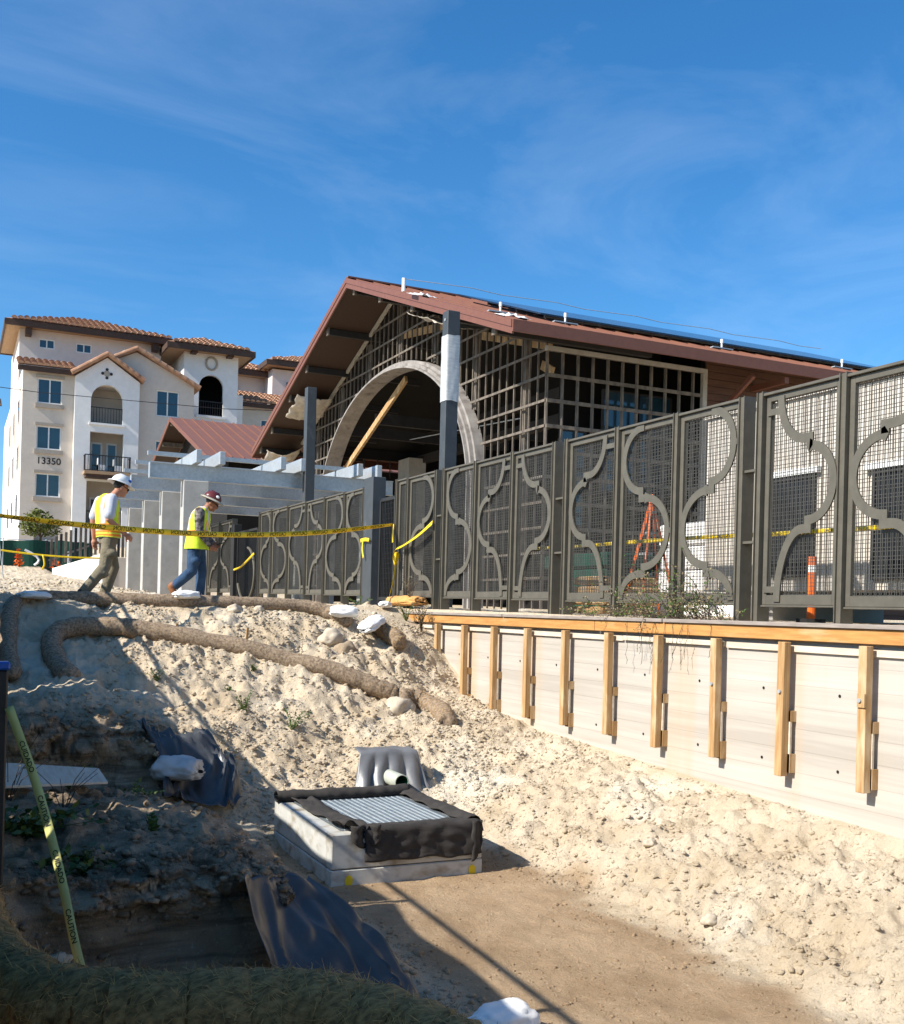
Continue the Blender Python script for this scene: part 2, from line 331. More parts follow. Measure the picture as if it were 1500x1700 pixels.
GYs = GY-.28*face*jut-.22*face2*jut
crag = (1-sstep(2.1, 2.9, GX))*(1-sstep(11, 12.5, GY))*sstep(4.0, 4.4, GY)*sstep(.05, .3, GX)
n1, n2, n3 = [fbm(GX*6+a, GYs*6, GZ*11+b, 5) for a, b in ((0, 0), (17, 3), (31, 9))]
steep = np.clip(face+face2, 0, 1)
co = np.stack([GX+.035*crag*n1, GYs+(.03+.075*steep)*crag*n2, GZ+.034*crag*n3], -1).reshape(-1, 3).astype(np.float32)
idx = np.arange(nx*ny).reshape(ny, nx)
q = np.stack([idx[:-1, :-1], idx[:-1, 1:], idx[1:, 1:], idx[1:, :-1]], -1).reshape(-1, 4)
me = bpy.data.meshes.new('ground')
me.vertices.add(len(co)); me.vertices.foreach_set('co', co.ravel())
me.loops.add(q.size); me.loops.foreach_set('vertex_index', q.ravel().astype(np.int32))
me.polygons.add(len(q)); me.polygons.foreach_set('loop_start', np.arange(0, q.size, 4, dtype=np.int32)); me.polygons.foreach_set('loop_total', np.full(len(q), 4, np.int32))
me.polygons.foreach_set('use_smooth', np.ones(len(q), bool))
me.update(); me.validate()
# soil types: trodden brown floor of the pit, pale sand elsewhere, grey-brown clay in the left mound
fx, fy = GX.ravel(), GY.ravel()
def soil_mask(fx, fy):
    edge = .25*fbm(fx*2.2, fy*2.2, 8., 3)
    floor = sstep(2.35, 2.9, fx+edge*.6)*(1-sstep(4.55, 4.95, fx+edge))*(1-sstep(9.6, 10.3, fy+edge))
    clay = (1-sstep(1.7, 2.6, fx+edge))*(1-sstep(10.8, 12.2, fy+edge))
    return np.stack([floor, clay, floor*0, floor*0+1], -1).astype(np.float32)
ca = me.color_attributes.new('soil', 'FLOAT_COLOR', 'POINT')
ca.data.foreach_set('color', soil_mask(fx, fy).ravel())
def ground_mat():
    m = bpy.data.materials.new('soil'); m.use_nodes = True; N, L = m.node_tree.nodes, m.node_tree.links
    b = N['Principled BSDF']; b.inputs['Roughness'].default_value = .97; b.inputs['Specular IOR Level'].default_value = .12
    tcn = N.new('ShaderNodeTexCoord')
    def noise(sc, d=7, r=.6):
        n = N.new('ShaderNodeTexNoise'); n.inputs['Scale'].default_value = sc; n.inputs['Detail'].default_value = d; n.inputs['Roughness'].default_value = r
        L.new(tcn.outputs['Object'], n.inputs['Vector']); return n.outputs['Fac']
    def rng_(v, a, b_, c=0, d=1):
        n = N.new('ShaderNodeMapRange'); n.inputs['From Min'].default_value = a; n.inputs['From Max'].default_value = b_; n.inputs['To Min'].default_value = c; n.inputs['To Max'].default_value = d
        L.new(v, n.inputs['Value']); return n.outputs['Result']
    def mixc(f, a, c):
        n = N.new('ShaderNodeMix'); n.data_type = 'RGBA'
        L.new(f, n.inputs[0])
        for i, v in ((6, a), (7, c)):
            if isinstance(v, tuple): n.inputs[i].default_value = (*v, 1)
            else: L.new(v, n.inputs[i])
        return n.outputs[2]
    vc = N.new('ShaderNodeVertexColor'); vc.layer_name = 'soil'; sp = N.new('ShaderNodeSeparateColor'); L.new(vc.outputs['Color'], sp.inputs['Color'])
    sand = mixc(rng_(noise(1.6), .38, .64), (.60, .50, .365), (.50, .395, .265))
    sand = mixc(rng_(noise(.7, 5), .55, .72), sand, (.66, .59, .47))
    fl = mixc(rng_(noise(2.4), .36, .66), (.33, .225, .13), (.435, .31, .19))
    cl = mixc(rng_(noise(2.1), .36, .66), (.43, .33, .22), (.29, .215, .14))
    mp_ = N.new('ShaderNodeMapping'); mp_.inputs['Scale'].default_value = (.7, .7, 9); L.new(tcn.outputs['Object'], mp_.inputs['Vector'])
    ns_ = N.new('ShaderNodeTexNoise'); ns_.inputs['Scale'].default_value = 2.6; ns_.inputs['Detail'].default_value = 6; L.new(mp_.outputs['Vector'], ns_.inputs['Vector'])
    cl = mixc(rng_(ns_.outputs['Fac'], .45, .62), cl, (.20, .15, .10))
    c = mixc(sp.outputs['Red'], sand, fl); c = mixc(sp.outputs['Green'], c, cl)
    c = mixc(rng_(noise(38, 4), .60, .75, 0, .6), c, (.26, .19, .12))
    c = mixc(rng_(noise(55, 3), .62, .74, 0, .5), c, (.74, .68, .57))
    L.new(c, b.inputs['Base Color'])
    b1 = N.new('ShaderNodeBump'); b1.inputs['Distance'].default_value = .035; b1.inputs['Strength'].default_value = .9
    L.new(noise(22, 9, .7), b1.inputs['Height'])
    b2 = N.new('ShaderNodeBump'); b2.inputs['Distance'].default_value = .012; b2.inputs['Strength'].default_value = .8
    L.new(noise(90, 6, .7), b2.inputs['Height']); L.new(b1.outputs['Normal'], b2.inputs['Normal']); L.new(b2.outputs['Normal'], b.inputs['Normal'])
    return m
M['soil'] = ground_mat(); me.materials.append(M['soil'])
ground = bpy.data.objects.new('ground', me); col.objects.link(ground); put(ground, kind='structure')

# loose clods: far more than could be counted, one object
def rocklet(n=1):
    import bmesh
    bm = bmesh.new(); bmesh.ops.create_icosphere(bm, subdivisions=1, radius=1)
    v = np.array([x.co[:] for x in bm.verts]); f = np.array([[q.index for q in p.verts] for p in bm.faces]); bm.free(); return v, f
RV, RF = rocklet()
def clods(name, s, t, smin, smax, label, power=3.0, sink=.0, z=None):
    n = len(s); r = smin*(smax/smin)**(rng.random(n)**power)
    sc = np.stack([r*rng.uniform(.7, 1.35, n), r*rng.uniform(.7, 1.35, n), r*rng.uniform(.45, .85, n)], -1)
    v = RV[None]*sc[:, None, :]*(1+rng.uniform(-.5, .5, (n, len(RV), 1)))
    a = rng.random(n)*6.283; c_, s_ = np.cos(a)[:, None], np.sin(a)[:, None]
    x, y = v[..., 0]*c_-v[..., 1]*s_, v[..., 0]*s_+v[..., 1]*c_
    if z is None: z = H(s, t)
    vs = np.stack([x+s[:, None], y+t[:, None], v[..., 2]+(z+sc[:, 2]*(.1-sink))[:, None]], -1).reshape(-1, 3)
    f = (RF[None]+(np.arange(n)*len(RV))[:, None, None]).reshape(-1, 3)
    me = bpy.data.meshes.new(name); me.vertices.add(len(vs)); me.vertices.foreach_set('co', vs.astype(np.float32).ravel())
    me.loops.add(f.size); me.loops.foreach_set('vertex_index', f.ravel().astype(np.int32)); me.polygons.add(len(f)); me.polygons.foreach_set('loop_start', np.arange(0, f.size, 3, dtype=np.int32)); me.polygons.foreach_set('loop_total', np.full(len(f), 3, np.int32))
    me.update(); me.materials.append(M['soil'])
    at_ = me.color_attributes.new('soil', 'FLOAT_COLOR', 'POINT'); at_.data.foreach_set('color', np.repeat(soil_mask(s, t), len(RV), 0).ravel())
    ob = bpy.data.objects.new(name, me); col.objects.link(ob); return put(ob, label, 'dirt', kind='stuff')
def spread(n, s0, s1, t0, t1, keep=None):
    s, t = rng.uniform(s0, s1, n), rng.uniform(t0, t1, n)
    cl = fbm(s*1.6+4, t*1.6, 12., 3); k = rng.random(n) < np.clip(.55+.6*cl, .12, 1)
    if keep is not None: k &= rng.random(n) < keep(s, t)
    return s[k], t[k]
clods('dirt_clods', *spread(34000, 4.3, 6.66, 3.5, 13, lambda s, t: .2+.8*sstep(4.6, 5.1, s)), .004, .027, 'loose pale clods of earth over the bank below the concrete wall')
clods('dirt_clods', *spread(36000, 1.6, 6.6, 9.7, 14.9), .005, .032, 'loose pale clods of earth over the slope below the fence')
clods('dirt_clods', *spread(17000, .1, 2.9, 4.2, 12), .005, .034, 'grey brown clods over the shaded mound beside the concrete box')
pick = np.where(((steep*crag).ravel() > .22))[0]; pick = rng.choice(pick, min(5200, len(pick)), replace=False)
clods('dirt_clods', co[pick, 0].astype(float), co[pick, 1].astype(float), .004, .034, 'crumbs sticking out of the two steep shaded earth faces', z=co[pick, 2].astype(float))
clods('dirt_clods', *spread(6000, .3, 6.6, 15, 29), .012, .055, 'scattered clods over the bare ground where the two workers walk')
clods('dirt_clods', *spread(6500, 2.6, 4.9, 3.6, 10), .003, .016, 'small crumbs strewn over the brown floor of the pit')

# ------------------------------------------------------------------ retaining wall with its formwork timbers
WS = 6.69
rw = thing('retaining_wall', (6.8, 9, -1.7), 'board marked concrete retaining wall with timber formwork studs under its cap', 'wall')
w = MB(); w.box(WS, 6.94, -3, 15.75, -3.2, -.06)
wallo = w.build('wall_face', 'conc', rw)
def wall_mat_lines():
    m = M['conc']; N, L = m.node_tree.nodes, m.node_tree.links
    b = N['Principled BSDF']; g = N.new('ShaderNodeTexCoord'); sp = N.new('ShaderNodeSeparateXYZ'); L.new(g.outputs['Object'], sp.inputs[0])
    ml = N.new('ShaderNodeMath'); ml.operation = 'MULTIPLY'; ml.inputs[1].default_value = 1/.19; L.new(sp.outputs['Z'], ml.inputs[0])
    fr = N.new('ShaderNodeMath'); fr.operation = 'FRACT'; L.new(ml.outputs[0], fr.inputs[0])
    mr = N.new('ShaderNodeMapRange'); mr.inputs['From Min'].default_value = 0; mr.inputs['From Max'].default_value = .05; L.new(fr.outputs[0], mr.inputs['Value'])
    b2 = N.new('ShaderNodeBump'); b2.inputs['Distance'].default_value = .004; b2.inputs['Strength'].default_value = .5; L.new(mr.outputs['Result'], b2.inputs['Height'])
    old = b.inputs['Normal'].links[0].from_socket; L.new(old, b2.inputs['Normal']); L.new(b2.outputs['Normal'], b.inputs['Normal'])
wall_mat_lines()
for y0, y1 in ((-3, 4.1), (4.12, 8.9), (8.92, 12.4), (12.42, 15.9)):
    bevel(MB().box(WS-.11, 6.98, y0, y1, -.055, -.018).build('cap_board', 'greywood', rw), .004)
for y0, y1 in ((-3, 5.55), (5.56, 10.2), (10.21, 15.85)):
    bevel(MB().box(WS-.085, WS-.045, y0, y1, -.175, -.058).build('waler_board', 'lumber_h', rw), .004)
for y0, y1, d in ((-3, 5.2, 0), (5.22, 8.0, .012), (8.02, 9.7, 0), (9.72, 11.9, .01), (11.92, 15.5, 0)):
    bevel(MB().box(WS-.04+d, WS-.003, y0, y1, -.265-d, -.215).build('ledger_strip', 'palewood', rw), .003)
stud0 = None
for k in range(13):
    y = 14.45-.914*k; dz = random.uniform(-.05, .03); L_ = 1.17 if k else .95
    lean = random.uniform(-.012, .012)
    st = MB().beam((WS-.105, y, -.19), (WS-.105, y+lean, -.19-L_-dz), .085, .075, up=(1, 0, 0)).build('stud', 'lumber', rw); bevel(st, .004)
    b2 = MB().box(WS-.066, WS-.002, y-.055, y+.03, -.30-L_*.5, -.30-L_*.42).build('spacer_block', 'lumber', rw)
    MB().box(WS-.066, WS-.002, y-.058, y+.028, -.16-L_, -.16-L_*.86).build('spacer_block', 'lumber', rw)
    MB().box(WS-.066, WS-.045, y-.052, y+.024, -.16-L_, -.30-L_*.42).build('plywood_strip', 'palewood', rw)
    if k in (7, 8, 9):
        zb = -.19-L_*.37
        bl = MB().tube([(WS-.145, y, zb), (WS-.16, y, zb)], .017, 8).build('bolt', 'galv', rw)
        if k == 9: MB().box(WS-.158, WS-.143, y-.045, y+.03, zb-.055, zb+.055).build('washer_block', 'lumber', rw); bl.location.x = -.012
for z0 in (-.62, -1.25):
    for k in range(15):
        y = 13.9-.914*k
        if z0 < -1.2 and y > 10.6: continue
        MB().tube([(WS-.002, y, z0), (WS-.005, y, z0)], .014, 8).build('tie_hole', 'ink', rw)

# ------------------------------------------------------------------ ornamental fence
FS = 7.08
def fz(y): return .02+.011*(y-7)
def band(pts, wd, th):
    P = [Vector((p[0], p[1])) for p in pts]; vs = []; n = len(P)
    for i, p in enumerate(P):
        d0 = (P[i]-P[i-1]).normalized() if i else (P[1]-P[0]).normalized(); d1 = (P[i+1]-P[i]).normalized() if i < n-1 else d0
        n0, n1 = Vector((-d0.y, d0.x)), Vector((-d1.y, d1.x)); m = (n0+n1)
        m = m.normalized() if m.length > .3 else n0
        k = min(1.5, 1/max(.5, m.dot(n0)))
        vs.append((p+m*wd/2*k, p-m*wd/2*k))
    return vs
def arc(cx, cy, rx, ry, a0, a1, n=14): return [(cx+rx*math.cos(R(a0+(a1-a0)*i/n)), cy+ry*math.sin(R(a0+(a1-a0)*i/n))) for i in range(n+1)]
CUR = {}
CUR['D'] = arc(.55, 1.0, .35, .225, 180, 270)+[(.63, .775), (.63, .735)]+arc(.63, .56, .335, .175, 90, -90, 20)+[(.63, .345)]+arc(.55, 0, .35, .345, 90, 180)
CUR['A'] = arc(.58, .815, .36, .185, 95, -90, 20)+[(.58, .585), (.5, .585)]+arc(.5, .385, .44, .20, 90, 270, 22)+[(.5, .145), (.58, .145)]+arc(.58, 0, .37, .145, 90, 0)
CUR['C'] = [(1-u, v) for u, v in CUR['D']]; CUR['B'] = [(1-u, v) for u, v in CUR['A']]
TABS = {'D': [(0, .2, .93), (0, .2, .06)], 'C': [(.8, 1, .93), (.8, 1, .06)], 'A': [(0, .08, .385), (.92, 1, .815)], 'B': [(.92, 1, .385), (0, .08, .815)]}
def panel(sec, y0, y1, typ):
    """y0 = far end, y1 = near end"""
    z0, z1 = fz((y0+y1)/2)+.115, fz((y0+y1)/2)+2.12; y0 -= .0; s0, s1 = FS-.035, FS+.015
    f = MB(); fr = .055
    f.box(s0, s1, y1, y1+fr, z0, z1); f.box(s0, s1, y0-fr, y0, z0, z1)
    f.box(s0, s1, y1+fr, y0-fr, z1-fr*1.1, z1); f.box(s0, s1, y1+fr, y0-fr, z0, z0+fr*1.7)
    f.box(s0-.03, s1+.03, y1-.02, y0+.02, z1+.002, z1+.03)         # cap flange
    f.box(s0-.02, s1+.02, y1, y0, z0-.02, z0-.002)
    fo = f.build('panel_frame', 'steel', sec); bevel(fo, .004)
    W, Hh = (y0-y1)-.06, (z1-z0)-.06
    # woven wire: pairs of wires
    m = MB(); k = 0; y = y1+.06; r = .0027
    while y < y0-.05:
        m.box(FS-.006-r, FS-.006+r, y-r, y+r, z0+.05, z1-.04); y += (.020, .034)[k % 2]; k += 1
    z = z0+.1; k = 0
    while z < z1-.06:
        m.box(FS+.001-r, FS+.001+r, y1+.04, y0-.04, z-r, z+r); z += (.030, .045)[k % 2]; k += 1
    m.build('wire_mesh', 'wire', fo)
    if typ in CUR:
        pts = [(y0-.03-u*W, z0+.03+v*Hh) for u, v in CUR[typ]]
        bd = band(pts, .084, .0); g = MB(); vs = []; fs = []
        for a, b in bd: vs += [(FS-.05, a.x, a.y), (FS-.05, b.x, b.y), (FS-.034, b.x, b.y), (FS-.034, a.x, a.y)]
        n = len(bd)
        for i in range(n-1):
            o = i*4
            for j in range(4): fs.append((o+j, o+4+j, o+4+(j+1) % 4, o+(j+1) % 4))
        fs += [(0, 1, 2, 3), tuple((n-1)*4+j for j in (3, 2, 1, 0))]; g.add(vs, fs)
        for u0, u1, v in TABS[typ]: g.box(FS-.048, FS-.036, y0-.03-u1*W, y0-.03-u0*W, z0+.03+v*Hh-.03, z0+.03+v*Hh+.03)
        g.build('scroll_band', 'steel', fo)
def post(sec, y, wd=.075, top=2.16):
    p = MB(); p.box(FS-.055, FS+.055, y-wd/2, y+wd/2, fz(y)-.12, fz(y)+top); p.box(FS-.075, FS+.075, y-wd/2-.004, y-wd/2+.006, fz(y)-.12, fz(y)+top+.004); p.box(FS-.075, FS+.075, y+wd/2-.006, y+wd/2+.004, fz(y)-.12, fz(y)+top+.004)
    return p.build('post', 'steel', sec)
def braces(sec, ya, yb):
    for h in (.72, 1.42): MB().box(FS-.05, FS+.05, ya, yb, fz(ya)+h-.012, fz(ya)+h+.012).build('brace', 'steel', sec)
def section(label, posts, pans, dbl=None):
    sec = thing('metal_fence', (FS, (pans[0][0]+pans[-1][1])/2, 0), label, 'fence', 'ornamental metal fence sections')
    for y in posts: post(sec, y)
    for a, b, t in pans: panel(sec, a, b, t)
    if dbl: braces(sec, *dbl)
    return sec
section('grey metal fence section with scrollwork in front of the two dark trailer windows', [8.02, 6.96, 5.78, 4.62], [(7.96, 7.01, 'D'), (6.91, 5.83, 'C'), (5.73, 4.67, 'D')])
section('grey metal fence section with scrollwork overgrown by a vine along its foot', [11.6, 10.46, 9.34, 8.28], [(11.55, 10.51, 'C'), (10.41, 9.39, 'B'), (9.29, 8.33, 'A')], (8.02, 8.28))
section('grey metal fence section with three scrollwork panels between vine and tall wrapped column', [15.32, 14.2, 13.04, 11.9], [(15.27, 14.25, 'B'), (14.15, 13.09, 'C'), (12.99, 11.95, 'D')], (11.6, 11.9))
section('grey metal fence section with knotted yellow tape on it beside the orange bag', [17.3, 16.8, 15.62], [(17.25, 16.85, 'x'), (16.75, 15.67, 'A')], (15.32, 15.62))
section('grey metal fence section of six panels running under the galvanised pergola', [26.5, 25.4, 24.0, 22.6, 21.3, 20.05, 18.95], [(26.45, 25.45, 'A'), (25.35, 24.05, 'B'), (23.95, 22.65, 'C'), (22.55, 21.35, 'D'), (21.25, 20.1, 'A'), (20.0, 19.0, 'B')])
section('short far fence section of two narrow panels beyond the dark gate', [32.6, 31.0, 29.4], [(32.55, 31.05, 'D'), (30.95, 29.45, 'C')])
# gates
def gate(y0, y1, label, ring):
    g = thing('metal_gate', (FS, (y0+y1)/2, 0), label, 'gate')
    f = MB(); z0, z1 = .2, 2.0
    for y in (y0, y1): f.box(FS-.03, FS+.03, y-.03, y+.03, .1, z1)
    for z in (z0, z1): f.box(FS-.028, FS+.028, min(y0, y1)+.03, max(y0, y1)-.03, z-.03, z+.03)
    fo = f.build('gate_frame', 'blackm', g)
    m = MB(); y = min(y0, y1)+.05
    while y < max(y0, y1)-.03: m.box(FS-.008, FS+.008, y-.006, y+.006, z0, z1); y += .075
    z = z0+.1
    while z < z1: m.box(FS+.009, FS+.014, min(y0, y1), max(y0, y1), z-.004, z+.004); z += .09
    m.build('gate_bars', 'blackm', g)
    if ring:
        c = (y0+y1)/2; rr = abs(y1-y0)*.42
        MB().tube([(FS-.04, c+rr*math.cos(R(a)), .85+rr*.8*math.sin(R(a))) for a in range(100, 345, 12)], .035, 6).build('ring', 'steel', g)
    return g
gate(28.9, 26.8, 'dark gate with a broken ring standing half open behind the hanging yellow tape', True)
gate(18.15, 17.45, 'narrow dark gate between the thick grey post and the taped fence panel', False)
gp = put(bevel(MB().box(FS-.13, FS+.13, 18.3, 18.75, -.1, 2.45).build('gate_post', 'column'), .01), 'thick grey square gate post with a yellow tape bow tied to it', 'post')
gp2 = put(bevel(MB().box(FS-.11, FS+.11, 29.0, 29.3, -.1, 2.25).build('gate_post', 'blackm'), .01), 'dark square gate post beside the gate with the ring', 'post')
# tall columns inside the fence
for y, lab, wrap in ((18.4, 'tall dark steel column wrapped in white plastic near its top', True), (27.2, 'tall bare dark steel column standing in front of the pergola beams', False)):
    c = thing('steel_column', (8.5, y, 0), lab, 'column')
    bevel(MB().box(8.37, 8.63, y-.12, y+.12, 0, 5.72 if wrap else 5.85).build('shaft', 'column', c), .012)
    if wrap:
        def wf(u, v):
            a = u*2*math.pi; rx = .145/max(abs(math.cos(a)), abs(math.sin(a)))**.82; k = .006*mn.noise(Vector((math.cos(a)*2, math.sin(a)*2, v*9)))
            return (8.5+(rx+k)*math.cos(a), y+(rx*.93+k)*math.sin(a), 4.0+1.25*v+.02*mn.noise(Vector((a, v*3, 4))))
        MB().grid(wf, 32, 18).build('plastic_wrap', 'wrap', c, True)
        MB().tube([(8.36, y-.02, 5.55), (8.355, y-.02, 5.55)], .03, 10).build('bolt_hole', 'galv', c)

# ------------------------------------------------------------------ main building with the gable
GS, T0, TR, T1 = 13.4, 23.2, 33.5, 43.8
RZ, SLP, RS0, RS1, RT0, RT1 = 10.98, .355, 11.6, 29.0, 21.73, 45.3
def rz(t): return RZ-SLP*abs(t-TR)
mb = thing('gable_building', (20, 33, 0), 'unfinished timber framed building with red brown metal gable roof and big arch', 'building')
def slab(mbx, s0, s1, t0, t1, th, off=0.):
    """roof slope slab, top surface at rz"""
    z0, z1 = rz(t0)+off, rz(t1)+off
    mbx.add([(s0, t0, z0), (s1, t0, z0), (s1, t1, z1), (s0, t1, z1), (s0, t0, z0-th), (s1, t0, z0-th), (s1, t1, z1-th), (s0, t1, z1-th)],
            [(0, 1, 2, 3), (7, 6, 5, 4), (0, 4, 5, 1), (1, 5, 6, 2), (2, 6, 7, 3), (3, 7, 4, 0)])
rf = MB(); slab(rf, RS0, RS1, RT0, TR, .05); slab(rf, RS0, RS1, TR, RT1, .05)
roof = rf.build('roof', 'redmetal', mb)
sf = MB(); slab(sf, GS+.1, RS1-.1, T0+.08, TR, .05, -.24); slab(sf, GS+.1, RS1-.1, TR, T1, .05, -.24); sf.build('ceiling', 'inside', roof)  # ceiling coloured near-black so the shade indoors is in its colour
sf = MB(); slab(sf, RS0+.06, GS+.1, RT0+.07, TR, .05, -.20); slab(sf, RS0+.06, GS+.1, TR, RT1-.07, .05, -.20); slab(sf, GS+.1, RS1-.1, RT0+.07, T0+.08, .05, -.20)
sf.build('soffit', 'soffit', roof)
def rake(t0, t1, s, name):
    m = MB(); z0, z1 = rz(t0)+.012, rz(t1)+.012
    for d, a, b in ((0, 0, .17), (.022, .172, .33)):
        m.add([(s-.03+d, t0, z0-a), (s+.02+d, t0, z0-a), (s+.02+d, t1, z1-a), (s-.03+d, t1, z1-a), (s-.03+d, t0, z0-b), (s+.02+d, t0, z0-b), (s+.02+d, t1, z1-b), (s-.03+d, t1, z1-b)],
              [(0, 1, 2, 3), (7, 6, 5, 4), (0, 4, 5, 1), (1, 5, 6, 2), (2, 6, 7, 3), (3, 7, 4, 0)])
    return m.build(name, 'fascia', roof)
rake(RT0, TR, RS0, 'rake_board'); rake(TR, RT1, RS0, 'rake_board')
MB().box(RS0-.01, RS1, RT0-.06, RT0-.005, rz(RT0)-.27, rz(RT0)+.01).build('eave_fascia', 'fascia', roof)
MB().box(RS0-.01, RS1, RT1+.005, RT1+.06, rz(RT1)-.36, rz(RT1)+.01).build('eave_fascia', 'fascia', roof)
k = 0; s = RS0+.3
while s < RS1-.1:       # standing seams on the slope that faces the camera
    m = MB(); z0, z1 = rz(RT0), rz(TR); hh = .035
    m.add([(s-.012, RT0, z0), (s+.012, RT0, z0), (s+.012, TR, z1), (s-.012, TR, z1), (s-.012, RT0, z0+hh), (s+.012, RT0, z0+hh), (s+.012, TR, z1+hh), (s-.012, TR, z1+hh)],
          [(4, 5, 6, 7), (0, 1, 5, 4), (1, 2, 6, 5), (2, 3, 7, 6), (3, 0, 4, 7)])
    m.build('roof_seam', 'redmetal', roof); s += .61
m = MB(); m.beam((RS0, TR, RZ+.02), (RS1, TR, RZ+.02), .3, .05); m.build('ridge_cap', 'fascia', roof)
# purlin outriggers under the gable overhang
for t in (23.0, 25.6, 28.2, 30.8, 33.2, 35.9, 38.3, 40.4, 42.9, 44.6):
    z = rz(t)-.36; sg = 1 if t > TR else -1
    MB().beam((RS0+.22, t, z), (GS+3, t, z), .16, .22).build('outrigger', 'blackbeam', roof)
    MB().beam((RS0+.16, t, z+.02), (RS0+.22, t, z+.02), .20, .30).build('outrigger_plate', 'stud', roof)
MB().beam((RS1-10, T0-1.2, 6.45), (RS1-10, T0, 5.75), .1, .12).build('eave_bracket', 'fascia', roof)
MB().beam((RS1-9.0, T0-1.35, 6.4), (RS1-9.0, T0, 6.4), .14, .16).build('eave_bracket', 'fascia', roof)
# gable framing
def top_at(t): return rz(t)-.30
AC, AA, AB_, AZ = TR, 6.9, 4.75, 3.5
def arch_z(t, grow=0.):
    d = (t-AC)/(AA+grow)
    return AZ+(AB_+grow)*math.sqrt(max(0, 1-d*d)) if abs(d) < 1 else -1
t = T0+.02; k = 0
while t < T1:
    zb = max(0.0, arch_z(t, .05)); zt = top_at(t)
    if zt-zb > .1:
        dark = False
        MB().box(GS-.02, GS+.025, t-.017, t+.017, zb, zt).build('stud', 'stud', mb)
        if k % 7 == 3: MB().box(GS+.075, GS+.2, t-.07, t+.07, zb, zt-.1).build('post', 'stud', mb)
    t += .42; k += 1
for i in range(16):
    z = .9+.64*i
    # the girt is interrupted by the arch
    half = (RZ-.3-z)/SLP; a, b = max(T0, TR-half), min(T1, TR+half)
    if b-a < .6: continue
    if z < AZ+AB_:
        d = (AA+.1)*math.sqrt(max(0, 1-max(0, (z-AZ)/(AB_+.1))**2)) if z > AZ else AA+.1
        segs = [(a, AC-d), (AC+d, b)]
    else: segs = [(a, b)]
    for p, q_ in segs:
        if q_-p > .2: MB().box(GS-.045, GS-.022, p, q_, z-.032, z+.032).build('girt', 'stud', mb)
for sg in (-1, 1):
    a, b = (T0, TR) if sg < 0 else (TR, T1)
    MB().beam((GS-.045, a, top_at(a)-.03), (GS-.045, b, top_at(b)-.03), .10, .10).build('top_plate', 'stud' if sg < 0 else 'trim', mb)
# arch: stepped band with a deep inner face
for j, (g0, g1, s0, s1, mt) in enumerate(((.10, .16, 12.98, 13.6, 'archm'), (.162, .26, 13.08, 13.5, 'archm'), (.262, .36, 13.2, 13.5, 'archm'))):
    vs = []; fs = []; n = 48
    for i in range(n+1):
        a = math.pi*i/n
        for g in (g0-.36, g1-.36):
            t_, z_ = AC+(AA+g)*math.cos(a), AZ+(AB_+g)*math.sin(a)
            vs += [(s0, t_, z_), (s1, t_, z_)]
    for i in range(n):
        o = i*4; fs += [(o, o+2, o+6, o+4), (o+1, o+5, o+7, o+3), (o, o+4, o+5, o+1), (o+2, o+3, o+7, o+6)]
    a_ = MB(); a_.add(vs, fs)
    for sg in (-1, 1):
        e0, e1 = sorted((AC+sg*(AA+g0-.36), AC+sg*(AA+g1-.36))); a_.box(s0, s1, e0, e1, 0, AZ+.02)
    a_.build('arch_band', mt, mb)
MB().beam((13.75, 33.3, 7.85), (13.75, 39.6, 5.3), .10, .22).build('timber_brace', 'lumber', mb)
MB().beam((16.5, 30.0, 6.3), (16.5, 40, 6.9), .03, .03).build('cable', 'wrap', mb)
for y0, z0, y1, z1 in ((24.0, 7.0, 28.5, 8.3), (24.5, 6.6, 23.9, 6.3), (30, 9.0, 34.5, 9.6)):
    MB().beam((GS+.6, y0, z0), (GS+.6, y1, z1), .05, .24).build('timber_brace', 'lumber', mb)
# side wall: open framing, glazing behind, then brown boards
s = GS+.02; k = 0
zt = 6.74
while s < 18.2:
    MB().box(s-.022, s+.022, T0-.02, T0+.07, 0, zt-.12).build('stud', 'stud', mb); s += .455; k += 1
for i in range(10):
    z = .9+.64*i
    MB().box(GS, 18.2, T0-.055, T0-.022, z-.045, z+.045).build('girt', 'stud', mb)
MB().box(GS-.06, 18.36, T0-.10, T0+.02, zt-.11, zt-.0).build('head_trim', 'trim', mb)
MB().box(18.22, 18.36, T0-.10, T0+.02, 0, zt-.112).build('jamb_trim', 'trim', mb)
for s0, s1, z0, z1 in ((15.9, 17.0, 4.9, 6.1), (17.06, 18.1, 4.9, 6.1), (15.9, 17.0, 3.4, 4.84), (17.06, 18.1, 3.4, 4.84), (14.6, 15.3, 2.4, 4.9)):
    wd = MB().box(s0, s1, T0+1.2, T0+1.22, z0, z1).build('window_pane', 'glass', mb)
    fm = MB()
    for a, b, c, d in ((s0-.05, s0, z0-.05, z1+.05), (s1, s1+.05, z0-.05, z1+.05), (s0, s1, z1, z1+.05), (s0, s1, z0-.05, z0)): fm.box(a, b, T0+1.16, T0+1.24, c, d)
    fm.build('window_frame', 'blackbeam', mb)
z = 0.02
while z < zt+.4:
    MB().box(18.37, RS1-.8, T0-.02+random.uniform(-.004, .004), T0+.06, z, z+.185).build('siding_board', 'plank', mb); z += .197
MB().box(18.37, RS1-.8, T0+.03, T0+.2, 0, zt+.3).build('sheathing', 'inside', mb)
